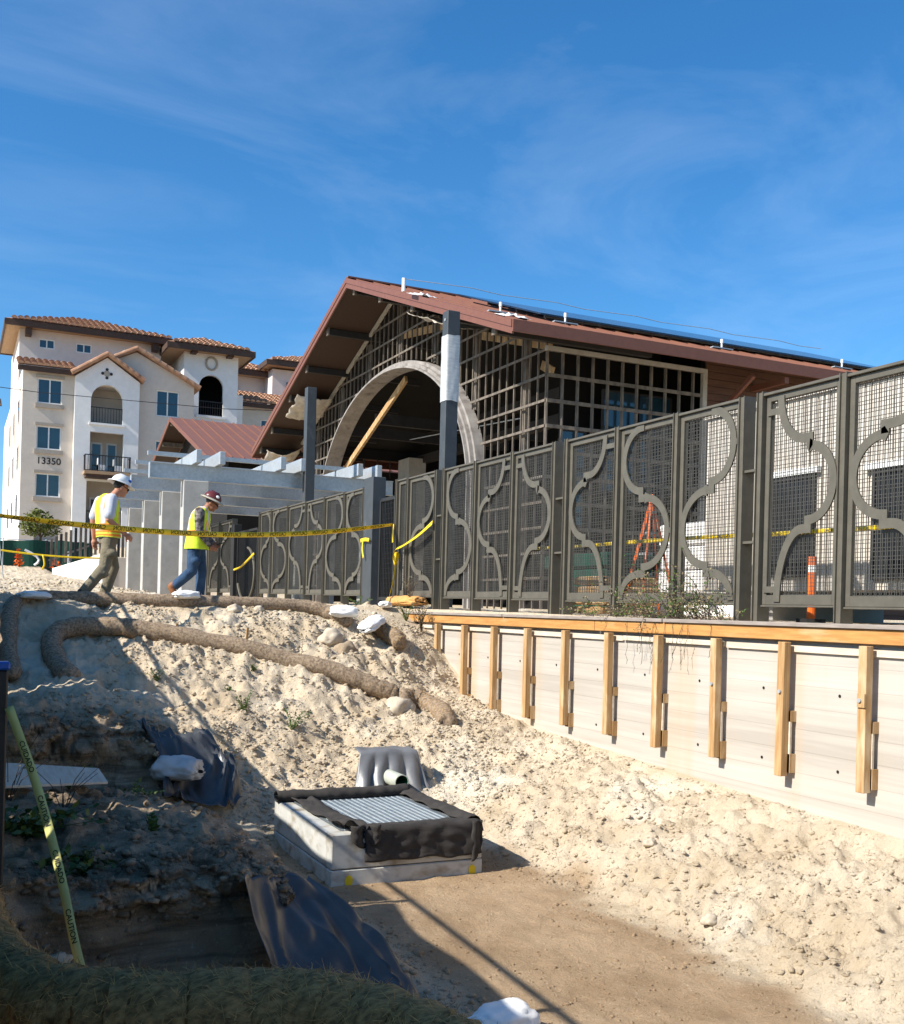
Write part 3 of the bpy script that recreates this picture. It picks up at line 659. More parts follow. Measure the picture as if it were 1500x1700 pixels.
# inside, its shade put into near-black walls: floor, far walls with a window band, columns
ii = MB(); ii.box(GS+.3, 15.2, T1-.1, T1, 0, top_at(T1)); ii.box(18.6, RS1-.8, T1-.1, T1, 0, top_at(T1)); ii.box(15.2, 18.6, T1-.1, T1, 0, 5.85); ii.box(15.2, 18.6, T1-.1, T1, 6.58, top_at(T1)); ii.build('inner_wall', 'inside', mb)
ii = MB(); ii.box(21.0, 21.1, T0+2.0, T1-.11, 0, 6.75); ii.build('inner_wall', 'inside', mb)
MB().box(GS+.1, 21, T0+.2, T1, -.2, .05).build('floor_slab', 'pillar', mb)
MB().box(17.7, 18.5, 42.3, 43.5, 0, 6.6).build('concrete_pier', 'pillar', mb)
for y in (36.5, 39.5): MB().beam((GS+.5, y, 7.2-.2), (21, y, 7.0), .2, .4).build('ceiling_beam', 'blackbeam', mb)
for k, z in enumerate((6.6, 7.5)): MB().beam((18.5, T0+2, z), (18.5, T1, z), .3, .35).build('ceiling_beam', 'blackbeam', mb)
for k in range(5): MB().box(15.55+.6*k, 15.59+.6*k, T1-.17, T1-.11, 5.8, 6.6).build('mullion', 'blackbeam', mb)
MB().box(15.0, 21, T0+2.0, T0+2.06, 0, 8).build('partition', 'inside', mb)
# plastic sheeting torn off the soffit
for (t, z, w_, h_, ph) in ((40.4, 7.9, 1.5, .34, 0.), (44.2, 6.75, 1.3, .8, 2.), (27.5, 8.0, 2.6, .16, 4.)):
    def cf(u, v, t=t, z=z, w_=w_, h_=h_, ph=ph):
        sag = math.sin(math.pi*u)*h_*.35
        return (RS0+.25+1.5*u+.12*mn.noise(Vector((u*4, v*5, ph))), t-w_/2+w_*v+.14*mn.noise(Vector((u*5, v*4, ph+3))), rz(t-w_/2+w_*v)-.52-sag-h_*.5*(1-u)*(.3+.7*abs(math.sin(v*5+ph)))-.1*abs(mn.noise(Vector((u*7, v*7, ph+5)))))
    solid(MB().grid(cf, 16, 14).build('loose_sheeting', 'film', mb, True), .004)
# solar array, anchors, safety line, plastic scraps on the roof
def on_roof(s, t, up=0.): return Vector((s, t, rz(t)+up))
sa = thing('solar_array', (21, 26, 8.3), 'long array of dark solar panels raised above the red metal roof', 'solar panels')
for r_ in range(3):
    for k in range(13):
        s0 = 13.8+k*1.08; t0 = 24.3+r_*1.72; t1 = t0+1.68
        if r_ == 0 and k < 0: continue
        m = MB(); a, b = on_roof(s0, t0, .20), on_roof(s0, t1, .20)
        m.add([(s0, a.y, a.z), (s0+1.05, a.y, a.z), (s0+1.05, b.y, b.z), (s0, b.y, b.z), (s0, a.y, a.z-.045), (s0+1.05, a.y, a.z-.045), (s0+1.05, b.y, b.z-.045), (s0, b.y, b.z-.045)],
              [(0, 1, 2, 3), (7, 6, 5, 4), (0, 4, 5, 1), (1, 5, 6, 2), (2, 6, 7, 3), (3, 7, 4, 0)])
        m.build('solar_panel', 'solar', sa)
for t in (24.8, 26.4, 28.2): m = MB(); m.beam(on_roof(14.2, t, .10), on_roof(28.3, t, .10), .05, .07); m.build('rail', 'galv', sa)
for k, s in enumerate((12.3, 14.2, 19.3, 23.8)):
    a = thing('roof_anchor', on_roof(s, 23.7), ('white roof anchor post beside the plastic scrap on the red roof', 'white roof anchor post at the corner where the solar panels begin', 'white roof anchor post midway along the red eave', 'white roof anchor post at the far end of the red eave')[k], 'anchor', 'roof anchors')
    p = on_roof(s, 23.7)
    MB().tube([p, p+Vector((0, 0, .26))], .025, 8).build('stem', 'white', a); MB().tube([p+Vector((0, 0, .2)), p+Vector((0, 0, .31))], .04, 8).build('cap', 'white', a)
    MB().beam(p+Vector((-.35, 0, .05)), p+Vector((.35, 0, .05)), .14, .03).build('base', 'galv', a)
a0 = on_roof(11.9, 29.2); ra = thing('roof_anchor', a0, 'small pale anchor stub near the ridge with the safety line tied to it', 'anchor', 'roof anchors')
MB().tube([a0, a0+Vector((0, 0, .4))], .06, 8).build('stem', 'white', ra)
pts = [a0+Vector((0, 0, .38))]+[on_roof(s, 28.9, .40+.03*(s % 3)) for s in range(13, 29)]
put(MB().tube(pts, .012, 5).build('safety_line', 'galv'), 'thin safety line strung along the solar panels on the red roof', 'cable')
for s, t, lab in ((12.2, 22.9, 'crumpled white plastic scrap lying on the red roof edge'), (11.75, 27.5, 'torn white plastic scrap caught on the sloping rake board')):
    p = on_roof(s, t)
    def pf(u, v): return (p.x-.35+.8*u, p.y-.25+.5*v, rz(p.y-.25+.5*v)+.03+.16*abs(mn.noise(Vector((u*4+s, v*4, 1))))*math.sin(math.pi*u))
    put(solid(MB().grid(pf, 12, 8).build('plastic_scrap', 'bag', None), .004), lab, 'plastic')

# ------------------------------------------------------------------ pergola
pg = thing('pergola', (7.5, 32, 0), 'galvanised steel pergola beams on a row of pale concrete pillars', 'pergola')
for k in range(4):
    y = 27.6+3.1*k; z = float(base_h(5.6, y))
    bevel(MB().box(5.3, 5.95, y, y+.38, z-.3, 3.2).build('pillar', 'pillar', pg), .015)
    MB().box(10.2, 10.5, y+.05, y+.3, 0, 3.2).build('pillar', 'pillar', pg)
    bm_ = MB(); bm_.box(4.45, 11.1, y+.06, y+.075, 3.205, 3.60); bm_.box(4.45, 11.1, y+.02, y+.24, 3.205, 3.222); bm_.box(4.45, 11.1, y+.02, y+.24, 3.585, 3.602); bm_.box(4.45, 4.47, y+.02, y+.24, 3.224, 3.584)
    bm_.build('beam', 'galv', pg)
for k, s in enumerate((5.5, 6.1, 7.7, 8.25, 9.85, 10.4)):
    bevel(MB().box(s, s+.15, 27.1, 37.6, 3.606, 3.94).build('purlin', 'galv', pg), .01)
for k, y in enumerate((28.9, 31.0, 33.2, 35.2)):
    MB().box(4.6, 11.0, y, y+.12, 3.95, 4.06).build('batten', 'galv', pg)

# ------------------------------------------------------------------ small building with the red standing seam roof
sb = thing('small_building', (15, 58, 1), 'small gabled building with red standing seam metal roof beyond the pergola', 'building')
st, sz, ssl, sh = 59.3, 10.24, .338, 9.75
def srz(t): return sz-ssl*abs(t-st)
k = 0; s = 10.6
while s < 25:
    m = MB(); e = .57
    for a, b in ((st-sh, st), (st, st+5.6)):
        m.add([(s, a, srz(a)), (s+e, a, srz(a)), (s+e, b, srz(b)), (s, b, srz(b)), (s, a, srz(a)-.06), (s+e, a, srz(a)-.06), (s+e, b, srz(b)-.06), (s, b, srz(b)-.06)], [(0, 1, 2, 3), (7, 6, 5, 4), (0, 4, 5, 1), (1, 5, 6, 2), (2, 6, 7, 3), (3, 7, 4, 0)])
        m.add([(s+.55, a, srz(a)), (s+.595, a, srz(a)), (s+.595, b, srz(b)), (s+.55, b, srz(b)), (s+.55, a, srz(a)+.06), (s+.595, a, srz(a)+.06), (s+.595, b, srz(b)+.06), (s+.55, b, srz(b)+.06)], [(4, 5, 6, 7), (0, 4, 5, 1), (1, 5, 6, 2), (2, 6, 7, 3), (3, 7, 4, 0)])
    m.build('roof_panel', 'redmetal', sb); s += .575
for a, b in ((st-sh, st), (st, st+5.6)):
    MB().beam((10.56, a, srz(a)-.10), (10.56, b, srz(b)-.10), .05, .24).build('rake_board', 'fascia', sb)
m = MB()
m.add([(11.8, st-sh+1, srz(st-sh+1)-.15), (11.8, st, sz-.15), (11.8, st+4, srz(st+4)-.15), (11.8, st+4, .3), (11.8, st-sh+1, .3)], [(0, 1, 2, 3, 4)]); m.box(11.82, 25, st-sh+1, st-sh+1.1, .2, srz(st-sh+1)-.1)
m.build('wall', 'inside', sb)
m = MB(); slabz = -.09
for a, b in ((st-sh+.05, st), (st, st+5.5)): m.add([(10.6, a, srz(a)-.075), (11.8, a, srz(a)-.075), (11.8, b, srz(b)-.075), (10.6, b, srz(b)-.075)], [(3, 2, 1, 0)])
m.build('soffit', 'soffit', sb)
for t in (st+.2, st-2.2, st+2.6): MB().beam((10.65, t, srz(t)-.25), (12.2, t, srz(t)-.25), .16, .24).build('outrigger', 'stud', sb)
# ------------------------------------------------------------------ apartment block
ap = thing('apartment_building', (12, 80, 3.6), 'four storey cream and beige apartment block with clay tile roofs', 'building')
def holed(mbx, s0, s1, z0, z1, t, th, holes):
    ss = sorted({s0, s1}|{q for h in holes for q in h[:2]}); zs = sorted({z0, z1}|{q for h in holes for q in h[2:4]})
    for a, b in zip(ss, ss[1:]):
        run = None
        for c, d in zip(zs, zs[1:]):
            inside = any(h[0] <= a and b <= h[1] and h[2] <= c and d <= h[3] for h in holes)
            if inside:
                if run: mbx.box(a, b, t, t+th, run[0], run[1]); run = None
            else: run = (run[0], d) if run else (c, d)
        if run: mbx.box(a, b, t, t+th, run[0], run[1])
def window(s0, s1, z0, z1, t, trim=True, rec=.14):
    wd = MB().box(s0, s1, t+rec, t+rec+.03, z0, z1).build('window', 'glass', ap)
    f = MB(); b = .075
    for q in ((s0, s0+b, z0, z1), (s1-b, s1, z0, z1), (s0+b, s1-b, z1-b, z1), (s0+b, s1-b, z0, z0+b), ((s0+s1)/2-.04, (s0+s1)/2+.04, z0+b, z1-b)): f.box(q[0], q[1], t+rec-.06, t+rec-.004, q[2], q[3])
    f.build('frame', 'white', wd)
    if trim:
        MB().box(s0-.12, s1+.12, t-.16, t-.002, z0-.30, z0-.03).build('sill', 'stone', wd); MB().box(s0-.10, s1+.12, t-.10, t-.002, z1+.03, z1+.2).build('hood', 'stone', wd)
def railing(s0, s1, z0, z1, t, name='railing', t_end=None):
    r = MB(); r.box(s0, s1, t-.03, t+.03, z1-.06, z1); r.box(s0, s1, t-.025, t+.025, z0, z0+.05)
    n = int((s1-s0)/.17)
    for i in range(n+1): q = s0+(s1-s0)*i/n; r.box(q-.016, q+.016, t-.016, t+.016, z0, z1)
    if t_end:
        for s in (s0, s1):
            r.box(s-.03, s+.03, t, t_end, z1-.06, z1)
            for i in range(1, 7): q = t+(t_end-t)*i/7; r.box(s-.014, s+.014, q-.014, q+.014, z0, z1)
    return r.build(name, 'blackm', ap)
_tile = {}
def tile_slope(parent, e0, e1, up, n, wid=.42):
    """eave edge e0->e1, 'up' = vector from the eave up the slope; barrel tile columns with a step at each course"""
    e0, e1, up = Vector(e0), Vector(e1), Vector(up); L_ = up.length; d = up.normalized(); al = (e1-e0).normalized(); nr = al.cross(d).normalized()
    if nr.z < 0: nr = -nr
    key = (round(L_, 2), round(d.x, 3), round(d.y, 3), n, wid)
    if key not in _tile:
        m = MB(); c = max(2, round(L_/.55)); r = wid*.44
        for j in range(c):
            a, b = L_*j/c-.04, L_*(j+1)/c+.02; vs = []; fs = []
            for q_, rr in ((a, r*1.06), (b, r*.86)):
                for i in range(7):
                    th = math.pi*i/6; vs.append(d*q_+al*(rr*math.cos(th))+nr*(rr*math.sin(th)*.85+(.05 if q_ == a else .0)))
            for i in range(6): fs.append((i, i+1, i+8, i+7))
            fs.append(tuple(range(7))[::-1]); m.add(vs, fs)
        o = m.build('roof_tile', 'tile'); _tile[key] = o; first = True
    else: first = False
    for k in range(n):
        p = e0+(e1-e0)*((k+.5)/n)
        o = _tile[key] if first and k == 0 else _tile[key].copy()
        if not (first and k == 0): col.objects.link(o)
        o.location = p; o.parent = parent
def hip_roof(s0, s1, t0, t1, z, rise, name='roof', over=.0, taper=None):
    """hipped tile roof, eave box below; front slope faces -Y, left slope faces -X"""
    run = (t1-t0)/2; ts = taper or run
    m = MB(); rt = (t0+t1)/2
    m.add([(s0, t0, z), (s1, t0, z), (s1, t1, z), (s0, t1, z), (s0+ts, rt, z+rise), (s1-ts, rt, z+rise)], [(0, 1, 5, 4), (1, 2, 5), (2, 3, 4, 5), (3, 0, 4), (3, 2, 1, 0)])
    r = m.build(name, 'tile', ap)
    e = MB(); e.box(s0, s1, t0, t0+.12, z-.42, z-.02); e.box(s0, s1, t1-.12, t1, z-.42, z-.02); e.box(s0, s0+.12, t0+.12, t1-.12, z-.42, z-.02); e.box(s1-.12, s1, t0+.12, t1-.12, z-.42, z-.02); e.build('eave', 'brownfascia', r)
    MB().box(s0+.12, s1-.12, t0+.12, t1-.12, z-.34, z-.24).build('soffit', 'tan', r)
    n = round((s1-s0)/.42); w_ = (s1-s0)/n
    for k in range(n):                       # columns shorten towards the hips
        s = s0+(k+.5)*w_; lim = min(1, (s-s0)/ts, (s1-s)/ts)*run
        if lim < .3: continue
        c = max(1, round(lim/.55)); lim = c*.55 if c*.55 <= run*1.02 else run
        tile_slope(r, (s-w_/2, t0, z+.02), (s+w_/2, t0, z+.02), (0, lim, rise*lim/run), 1, w_)
    return r
TA = 73.0
# left beige bay, white loggia bay, right beige bay
def win_rows(a, b, rows): return [(a, b, z0, z1) for z0, z1 in rows]
LB = win_rows(4.62, 6.12, [(12.7, 14.3), (9.75, 11.25), (6.7, 8.2), (3.9, 5.3)])
m = MB(); holed(m, 3.73, 6.85, 2.5, 14.85, TA, .3, LB); m.box(3.73, 6.85, TA+.6, TA+.7, 2.5, 14.8); m.build('wall', 'stucco_b', ap)
for h in LB[:3]: window(*h, TA)
WB = [(7.85, 9.85, 11.7, 13.15), (7.85, 9.95, 8.55, 11.1), (7.7, 9.95, 4.9, 7.9)]
m = MB(); TW = TA-.45
holed(m, 6.85, 10.9, 2.5, 14.6, TW, .35, WB+[(7.85, 9.85, 13.15, 14.25)])
vs = []; n = 14; cx, r = 8.85, 1.0
for i in range(n):
    a0, a1 = math.pi*i/n, math.pi*(i+1)/n
    x0, z0, x1, z1 = cx+r*math.cos(a0), 13.15+r*1.08*math.sin(a0), cx+r*math.cos(a1), 13.15+r*1.08*math.sin(a1)
    m.add([(x0, TW, z0), (x1, TW, z1), (x1, TW, 14.25), (x0, TW, 14.25), (x0, TW+.35, z0), (x1, TW+.35, z1)], [(0, 3, 2, 1), (0, 1, 5, 4)])
m.add([(6.85, TW, 14.6), (10.9, TW, 14.6), (8.8, TW, 16.0), (6.85, TW+.35, 14.6), (10.9, TW+.35, 14.6), (8.8, TW+.35, 16.0)], [(0, 1, 2), (5, 4, 3)])
m.box(6.85, 7.0, TW+.352, TA+4, 2.5, 14.6); m.box(10.75, 10.9, TW+.352, TA+4, 2.5, 14.6)
m.build('wall', 'stucco_w', ap)
m = MB(); m.box(7.0, 10.75, TA+1.5, TA+1.6, 2.5, 14.6)
for z in (4.7, 8.45, 11.6, 14.3): m.box(7.0, 10.75, TW+.353, TA+1.498, z-.12, z+.08)
m.build('loggia_wall', 'stucco_b', ap)
for z in (8.6, 4.9):
    for a, b in ((8.1, 8.85), (9.1, 9.8)):
        d = MB().box(a, b, TA+1.44, TA+1.49, z, z+2.1).build('door', 'white', ap); MB().box(a+.12, b-.12, TA+1.40, TA+1.435, z+.2, z+1.95).build('pane', 'glass', d)
railing(7.87, 9.83, 11.72, 12.75, TW+.1); MB().box(7.75, 9.98, TW-.12, TW+.34, 11.55, 11.69).build('sill', 'stucco_w', ap)
MB().box(7.45, 10.35, TW-.95, TW-.002, 8.25, 8.45).build('balcony_slab', 'tan', ap); MB().box(7.55, 10.25, TW-.85, TW-.002, 8.02, 8.248).build('balcony_beam', 'brownfascia', ap)
railing(7.5, 10.3, 8.47, 9.5, TW-.88, 'balcony_railing', TW-.02); railing(7.75, 9.9, 4.95, 5.95, TW+.1)
for dx, z in ((8.3, 8.5), (9.3, 8.5)): MB().box(dx, dx+.5, TW-.5, TW-.1, z, z+.42).box(dx, dx+.06, TW-.5, TW-.1, z, z+.85).build('balcony_chair', 'white', ap)
MB().tube([(8.8, TW-.03, 14.95), (8.8, TW+.01, 14.95)], .28, 4).build('wall_emblem', 'stone', ap)
for a in range(4): MB().tube([(8.8+.27*math.cos(a*math.pi/2), TW-.035, 14.95+.27*math.sin(a*math.pi/2)), (8.8+.27*math.cos(a*math.pi/2), TW+.01, 14.95+.27*math.sin(a*math.pi/2))], .10, 8).build('wall_emblem', 'blackm', ap)
RB = win_rows(12.1, 13.6, [(12.65, 14.4), (9.3, 11.0), (6.3, 8.0)])
m = MB(); holed(m, 10.9, 14.6, 2.5, 14.9, TA+.2, .3, RB); m.box(10.9, 14.6, TA+.8, TA+.9, 2.5, 14.9); m.box(14.45, 14.6, TA+.5, TA+6, 2.5, 14.9)
m.add([(6.9, TA+.2, 14.9), (14.6, TA+.2, 14.9), (10.75, TA+.2, 16.75)], [(0, 1, 2)])
m.build('wall', 'stucco_b', ap)
for h in RB: window(*h, TA+.2, False)
def gable_tiles(s0, sr, s1, z0, zr, t, depth, name):
    for a, b, za, zb in ((s0, sr, z0, zr), (s1, sr, z0, zr)):
        m = MB(); o = .16
        m.add([(a, t-.3, za), (b, t-.3, zb), (b, t+depth, zb), (a, t+depth, za), (a, t-.3, za-.1), (b, t-.3, zb-.1), (b, t+depth, zb-.1), (a, t+depth, za-.1)], [(0, 1, 2, 3), (3, 2, 1, 0), (7, 6, 5, 4), (4, 5, 1, 0)])
        r_ = m.build(name, 'tile', ap)
        dv = Vector((b-a, 0, zb-za)); n_ = round(dv.length/.5)
        for k in range(n_):
            p = Vector((a, t-.3, za+.02))+dv*(k/n_); q_ = Vector((a, t-.3, za+.02))+dv*((k+1.08)/n_)
            MB().tube([p, q_], [.17, .145], 9).build('roof_tile', 'tile', r_)
gable_tiles(6.6, 8.8, 11.15, 14.72, 16.2, TW, 3, 'roof'); gable_tiles(6.6, 10.75, 14.95, 14.75, 16.95, TA+.2, 5, 'roof')
lr = MB().add([(3.4, TA-.45, 14.95), (7.0, TA-.45, 14.95), (7.0, TA+2.5, 15.95), (3.4, TA+2.5, 15.95)], [(0, 1, 2, 3), (3, 2, 1, 0)]).build('roof', 'tile', ap)
tile_slope(lr, (3.4, TA-.45, 14.97), (6.9, TA-.45, 14.97), (0, 2.75, .93), 9); MB().box(3.4, 7.0, TA-.42, TA-.30, 14.62, 14.94).build('eave', 'brownfascia', lr)
MB().box(3.73, 6.85, TA-.3, TA+.5, 14.86, 14.93).build('eave_soffit', 'tan', lr)
# side face along the left end and the top storey behind
m = MB(); m.box(3.73, 3.98, TA+.302, 100, 2.5, 14.9); m.box(3.98, 14.4, 99.7, 100, 2.5, 15); m.build('wall', 'stucco_w', ap)
TT_ = 79.0
TWs = [(5.0, 6.05, 17.55, 18.2), (7.45, 8.5, 17.55, 18.2), (10.7, 11.75, 17.6, 18.25)]
m = MB(); holed(m, 3.75, 13.3, 14.5, 18.75, TT_, .25, TWs); m.box(3.75, 4.0, TT_+.252, 90, 14.9, 18.75); m.box(13.05, 13.3, TT_+.252, 90, 14, 18.75); m.box(4, 13.05, TT_+.7, TT_+.8, 14.5, 18.7); m.build('wall', 'stucco_p', ap)
for h in TWs: window(*h, TT_, False, .1)
hip_roof(2.75, 14.3, TT_-1.0, TT_+9, 19.1, 1.75)
for s in (4.3, 12.8): MB().box(s-.2, s+.2, TT_-.8, TT_-.002, 18.2, 18.66).build('corbel', 'brownfascia', ap)
for x0 in range(4): MB().box(3.66, 3.725, TA+2+6*x0, TA+2.2+6*x0, 7, 14).build('downpipe', 'stucco_b', ap)
for y0 in (76, 82, 88):
    for z0 in (5.5, 8.7, 11.8):
        MB().box(3.68, 3.735, y0, y0+1.3, z0, z0+1.5).build('side_window', 'glass', ap)
# arched tower
tw = TA+4
AO = [(15.7, 17.45, 13.7, 15.75), (15.7, 17.45, 15.75, 16.7)]
m = MB(); holed(m, 14.6, 18.5, 2.5, 18.2, tw, .3, AO)
for i in range(14):
    a0, a1 = math.pi*i/14, math.pi*(i+1)/14; r = .875
    x0, z0, x1, z1 = 16.575+r*math.cos(a0), 15.75+r*math.sin(a0), 16.575+r*math.cos(a1), 15.75+r*math.sin(a1)
    m.add([(x0, tw, z0), (x1, tw, z1), (x1, tw, 16.7), (x0, tw, 16.7), (x0, tw+.3, z0), (x1, tw+.3, z1)], [(0, 3, 2, 1), (0, 1, 5, 4)])
m.box(14.6, 14.8, tw+.302, tw+6, 2.5, 18.2); m.box(18.3, 18.5, tw+.302, tw+6, 2.5, 18.2); m.build('wall', 'stucco_w', ap)
MB().box(14.8, 18.3, tw+3, tw+3.1, 8, 18).build('loggia_wall', 'inside', ap); MB().box(14.8, 18.3, tw+.302, tw+3, 13.3, 13.6).build('loggia_floor', 'stucco_b', ap)
railing(15.72, 17.43, 13.72, 14.75, tw+.1); MB().box(15.5, 17.65, tw-.1, tw+.28, 13.5, 13.68).build('sill', 'stucco_w', ap)
MB().tube([(16.55+.40*math.cos(R(a)), tw-.03, 17.45+.45*math.sin(R(a))) for a in range(0, 361, 30)], .085, 6).build('wall_ring', 'stone', ap)
hip_roof(13.2, 19.5, tw-1.1, tw+6.5, 18.45, 1.4)
for s in (15.2, 17.8): MB().box(s-.2, s+.2, tw-.8, tw-.002, 17.95, 18.32).build('corbel', 'brownfascia', ap)
# wings farther right and far left
m = MB(); RW = [(21.6, 23.1, 12.6, 14.7), (21.6, 23.1, 9.0, 11.0)]; holed(m, 19.4, 27, 2.5, 15.6, 82, .3, RW); m.box(19.4, 27, 82.7, 82.8, 2.5, 15.6); m.box(19.4, 19.6, 82.302, 90, 2.5, 15.6); m.build('wall', 'stucco_b', ap)
for h in RW: window(*h, 82, False)
m = MB(); m.box(18.5, 19.4, tw+2, 83, 2.5, 15.8); m.build('wall', 'stucco_w', ap)
lr = MB().add([(18.9, 81.4, 15.85), (27.3, 81.4, 15.85), (27.3, 86, 17.5), (18.9, 86, 17.5)], [(0, 1, 2, 3), (3, 2, 1, 0)]).build('roof', 'tile', ap)
tile_slope(lr, (18.9, 81.4, 15.87), (27.2, 81.4, 15.87), (0, 4.3, 1.54), 20); MB().box(18.9, 27.3, 81.42, 81.54, 15.5, 15.84).build('eave', 'brownfascia', lr)
m = MB(); m.box(20.6, 24.2, 88, 93, 12, 19.2); m.box(23.4, 30, 85.5, 92, 12, 19.6); m.build('wall', 'stucco_p', ap)
hip_roof(19.4, 25.2, 86.8, 94, 19.55, 1.4); hip_roof(22.6, 31, 84.4, 93.5, 20.1, 1.6)
MB().box(24.6, 25.2, 85.4, 85.49, 17.6, 18.6).build('window', 'glass', ap)
m = MB(); m.box(1.6, 3.3, 104, 112, 3, 17.2); m.build('wall', 'stucco_p', ap)
lr = MB().add([(1.0, 103.2, 17.3), (3.6, 103.2, 17.3), (3.6, 106, 18.4), (1.0, 106, 18.4)], [(0, 1, 2, 3), (3, 2, 1, 0)]).build('roof', 'tile', ap)
tile_slope(lr, (1.0, 103.2, 17.32), (3.6, 103.2, 17.32), (0, 2.8, 1.1), 6)
for z in (8.0, 12.5): railing(1.7, 3.4, z, z+1.1, 103.2)
# street number on the beige bay
def text_mesh(body, size, flip=False):
    cu = bpy.data.curves.new('t', 'FONT'); cu.body = body; cu.size = size; cu.align_x = 'CENTER'; cu.align_y = 'CENTER'; cu.offset = size*.012
    o = bpy.data.objects.new('t', cu); col.objects.link(o)
    dg = bpy.context.evaluated_depsgraph_get(); me = o.evaluated_get(dg).to_mesh()
    v = [q.co.copy() for q in me.vertices]; f = [tuple(p.vertices) for p in me.polygons]
    o.evaluated_get(dg).to_mesh_clear(); bpy.data.objects.remove(o); bpy.data.curves.remove(cu)
    return v, f
v, f = text_mesh('13350', .60)
MB().add([(5.40+q.x*1.0, TA-.03, 8.98+q.y) for q in v], f).build('street_number', 'ink', ap)

# ------------------------------------------------------------------ background left: screen fence, picket fence on a low wall, tree, site clutter
gf = thing('screened_fence', (3, 46, 1), 'chain link fence with dark green privacy screen in front of the apartments', 'fence')
def scr(u, v): return (-4+9.2*u, 46+.06*math.sin(u*40), .95+.06*math.sin(u*9)+1.45*v+.02*math.sin(u*60))
solid(MB().grid(scr, 60, 6).build('screen', 'greenmesh', gf), .01)
for k in range(5): MB().tube([(-3.5+2.3*k, 46.08, .6), (-3.5+2.3*k, 46.08, 2.5)], .03, 6).build('post', 'galv', gf)
MB().tube([(-4, 46.06, 2.43), (6, 46.06, 2.43)], .022, 6).build('rail', 'galv', gf)
lw = put(MB().add([(3.3, 41.6, .4), (4.75, 39.0, .4), (4.75, 39.0, 1.72), (3.3, 41.6, 1.2), (3.6, 41.7, .4), (5.0, 39.2, .4), (5.0, 39.2, 1.72), (3.6, 41.7, 1.2)], [(0, 1, 2, 3), (5, 4, 7, 6), (3, 2, 6, 7), (0, 3, 7, 4), (1, 5, 6, 2)]).build('low_wall', 'stucco_w'), 'low cream wall with sloping top under the dark picket fence', 'wall')
lw2 = put(MB().box(4.76, 6.2, 39.05, 39.3, .2, 1.6).build('low_wall', 'stucco_b'), 'low grey beige wall behind the walking man in khaki trousers', 'wall')
pf = thing('picket_fence', (4, 39, 1.2), 'dark slatted picket fence stepping up along the low cream wall', 'fence')
for k in range(22):
    x = 3.12+.145*k; z0 = 1.22+.32*(x-3.1) if x < 4.75 else 1.62
    MB().box(x-.045, x+.045, max(39.12, 41.8-1.6*(x-3.2)), max(39.12, 41.8-1.6*(x-3.2))+.05, z0, z0+1.0+.18*(x-3.1)*(x < 5)).build('picket', 'stud' if k % 3 else 'blackm', pf)
MB().beam((3.2, 41.9, 1.5), (4.85, 39.25, 2.2), .05, .06).build('rail', 'blackm', pf)
def cluster(center, rad, n, size, seed, flat=.8, nrm=None):
    rr = random.Random(seed); V = []; F = []
    for i in range(n):
        while True:
            p = Vector((rr.uniform(-1, 1), rr.uniform(-1, 1), rr.uniform(-1, 1)))
            if p.length < 1: break
        k = .72+.28*mn.noise(p*2.3+Vector((seed, 0, 0)))
        p = p.normalized()*(p.length**.55)*k*1.25
        c = Vector(center)+Vector((p.x*rad[0], p.y*rad[1], p.z*rad[2]))
        a = Vector((rr.uniform(-1, 1), rr.uniform(-1, 1), rr.uniform(-.6, .6))).normalized(); b = a.cross(Vector((rr.uniform(-1, 1), rr.uniform(-1, 1), rr.uniform(-1, 1)))).normalized()
        s_ = size*rr.uniform(.6, 1.3); o = len(V)
        V += [c-a*s_, c+b*s_*.45+a*s_*.1, c+a*s_, c-b*s_*.45+a*s_*.1]; F.append((o, o+1, o+2, o+3))
    return V, F
tr = thing('small_tree', (4.5, 66, 3.2), 'small round leafed tree in front of the apartment block', 'tree')
MB().tube([(4.5, 66, 2.9), (4.55, 66, 3.6), (4.5, 66, 4.4)], [.09, .07, .04], 7).tube([(4.53, 66, 3.6), (5.0, 66.1, 4.4)], [.05, .02], 6).tube([(4.53, 66, 3.7), (4.0, 65.9, 4.5)], [.05, .02], 6).build('trunk', 'bark', tr)
m = MB()
for c, r_, n_, sd in (((4.4, 66, 4.55), (.95, .9, .8), 520, 3), ((3.9, 66, 4.2), (.6, .6, .5), 200, 4), ((5.1, 66, 4.2), (.65, .6, .5), 230, 5), ((4.4, 66, 5.0), (.5, .5, .4), 150, 6)): m.add(*cluster(c, r_, n_, .12, sd))
m.build('crown', 'leafy', tr)
put(MB().box(4.05, 4.15, 44, 44.1, .9, 1.95).build('marker_post', 'white'), 'white square marker post among the orange netting', 'post')
for k, (x, y, z, h) in enumerate(((2.35, 45.5, 1.6, .9), (3.75, 45.4, 1.3, 1.0))):
    m = MB(); m.add(*cluster((x+.6*k*0, y, z), (.16+.1*k, .1, h*.55), 60, .10, 20+k)); put(m.build('orange_netting', 'orange'), ('scrap of orange netting caught on the green screen', 'orange netting bunched beside the white marker post')[k], 'netting')
m = MB(); m.tube([(2.55+.9*math.sin(q)*.6, 45.3, 2.0-.25*q) for q in (0, .5, 1, 1.5, 2.0, 2.4)], .05, 7); put(m.build('bent_pipe', 'white'), 'curved white plastic pipe leaning against the green screen', 'pipe')
pc = thing('petrol_cutter', (4.6, 42, .95), 'small red and white petrol cutting machine on the ground by the low wall', 'machine')
bevel(MB().box(4.35, 4.62, 41.9, 42.1, 1.0, 1.3).build('housing', 'white', pc), .03); bevel(MB().box(4.62, 4.85, 41.9, 42.1, .98, 1.42).build('engine', 'orange', pc), .03)
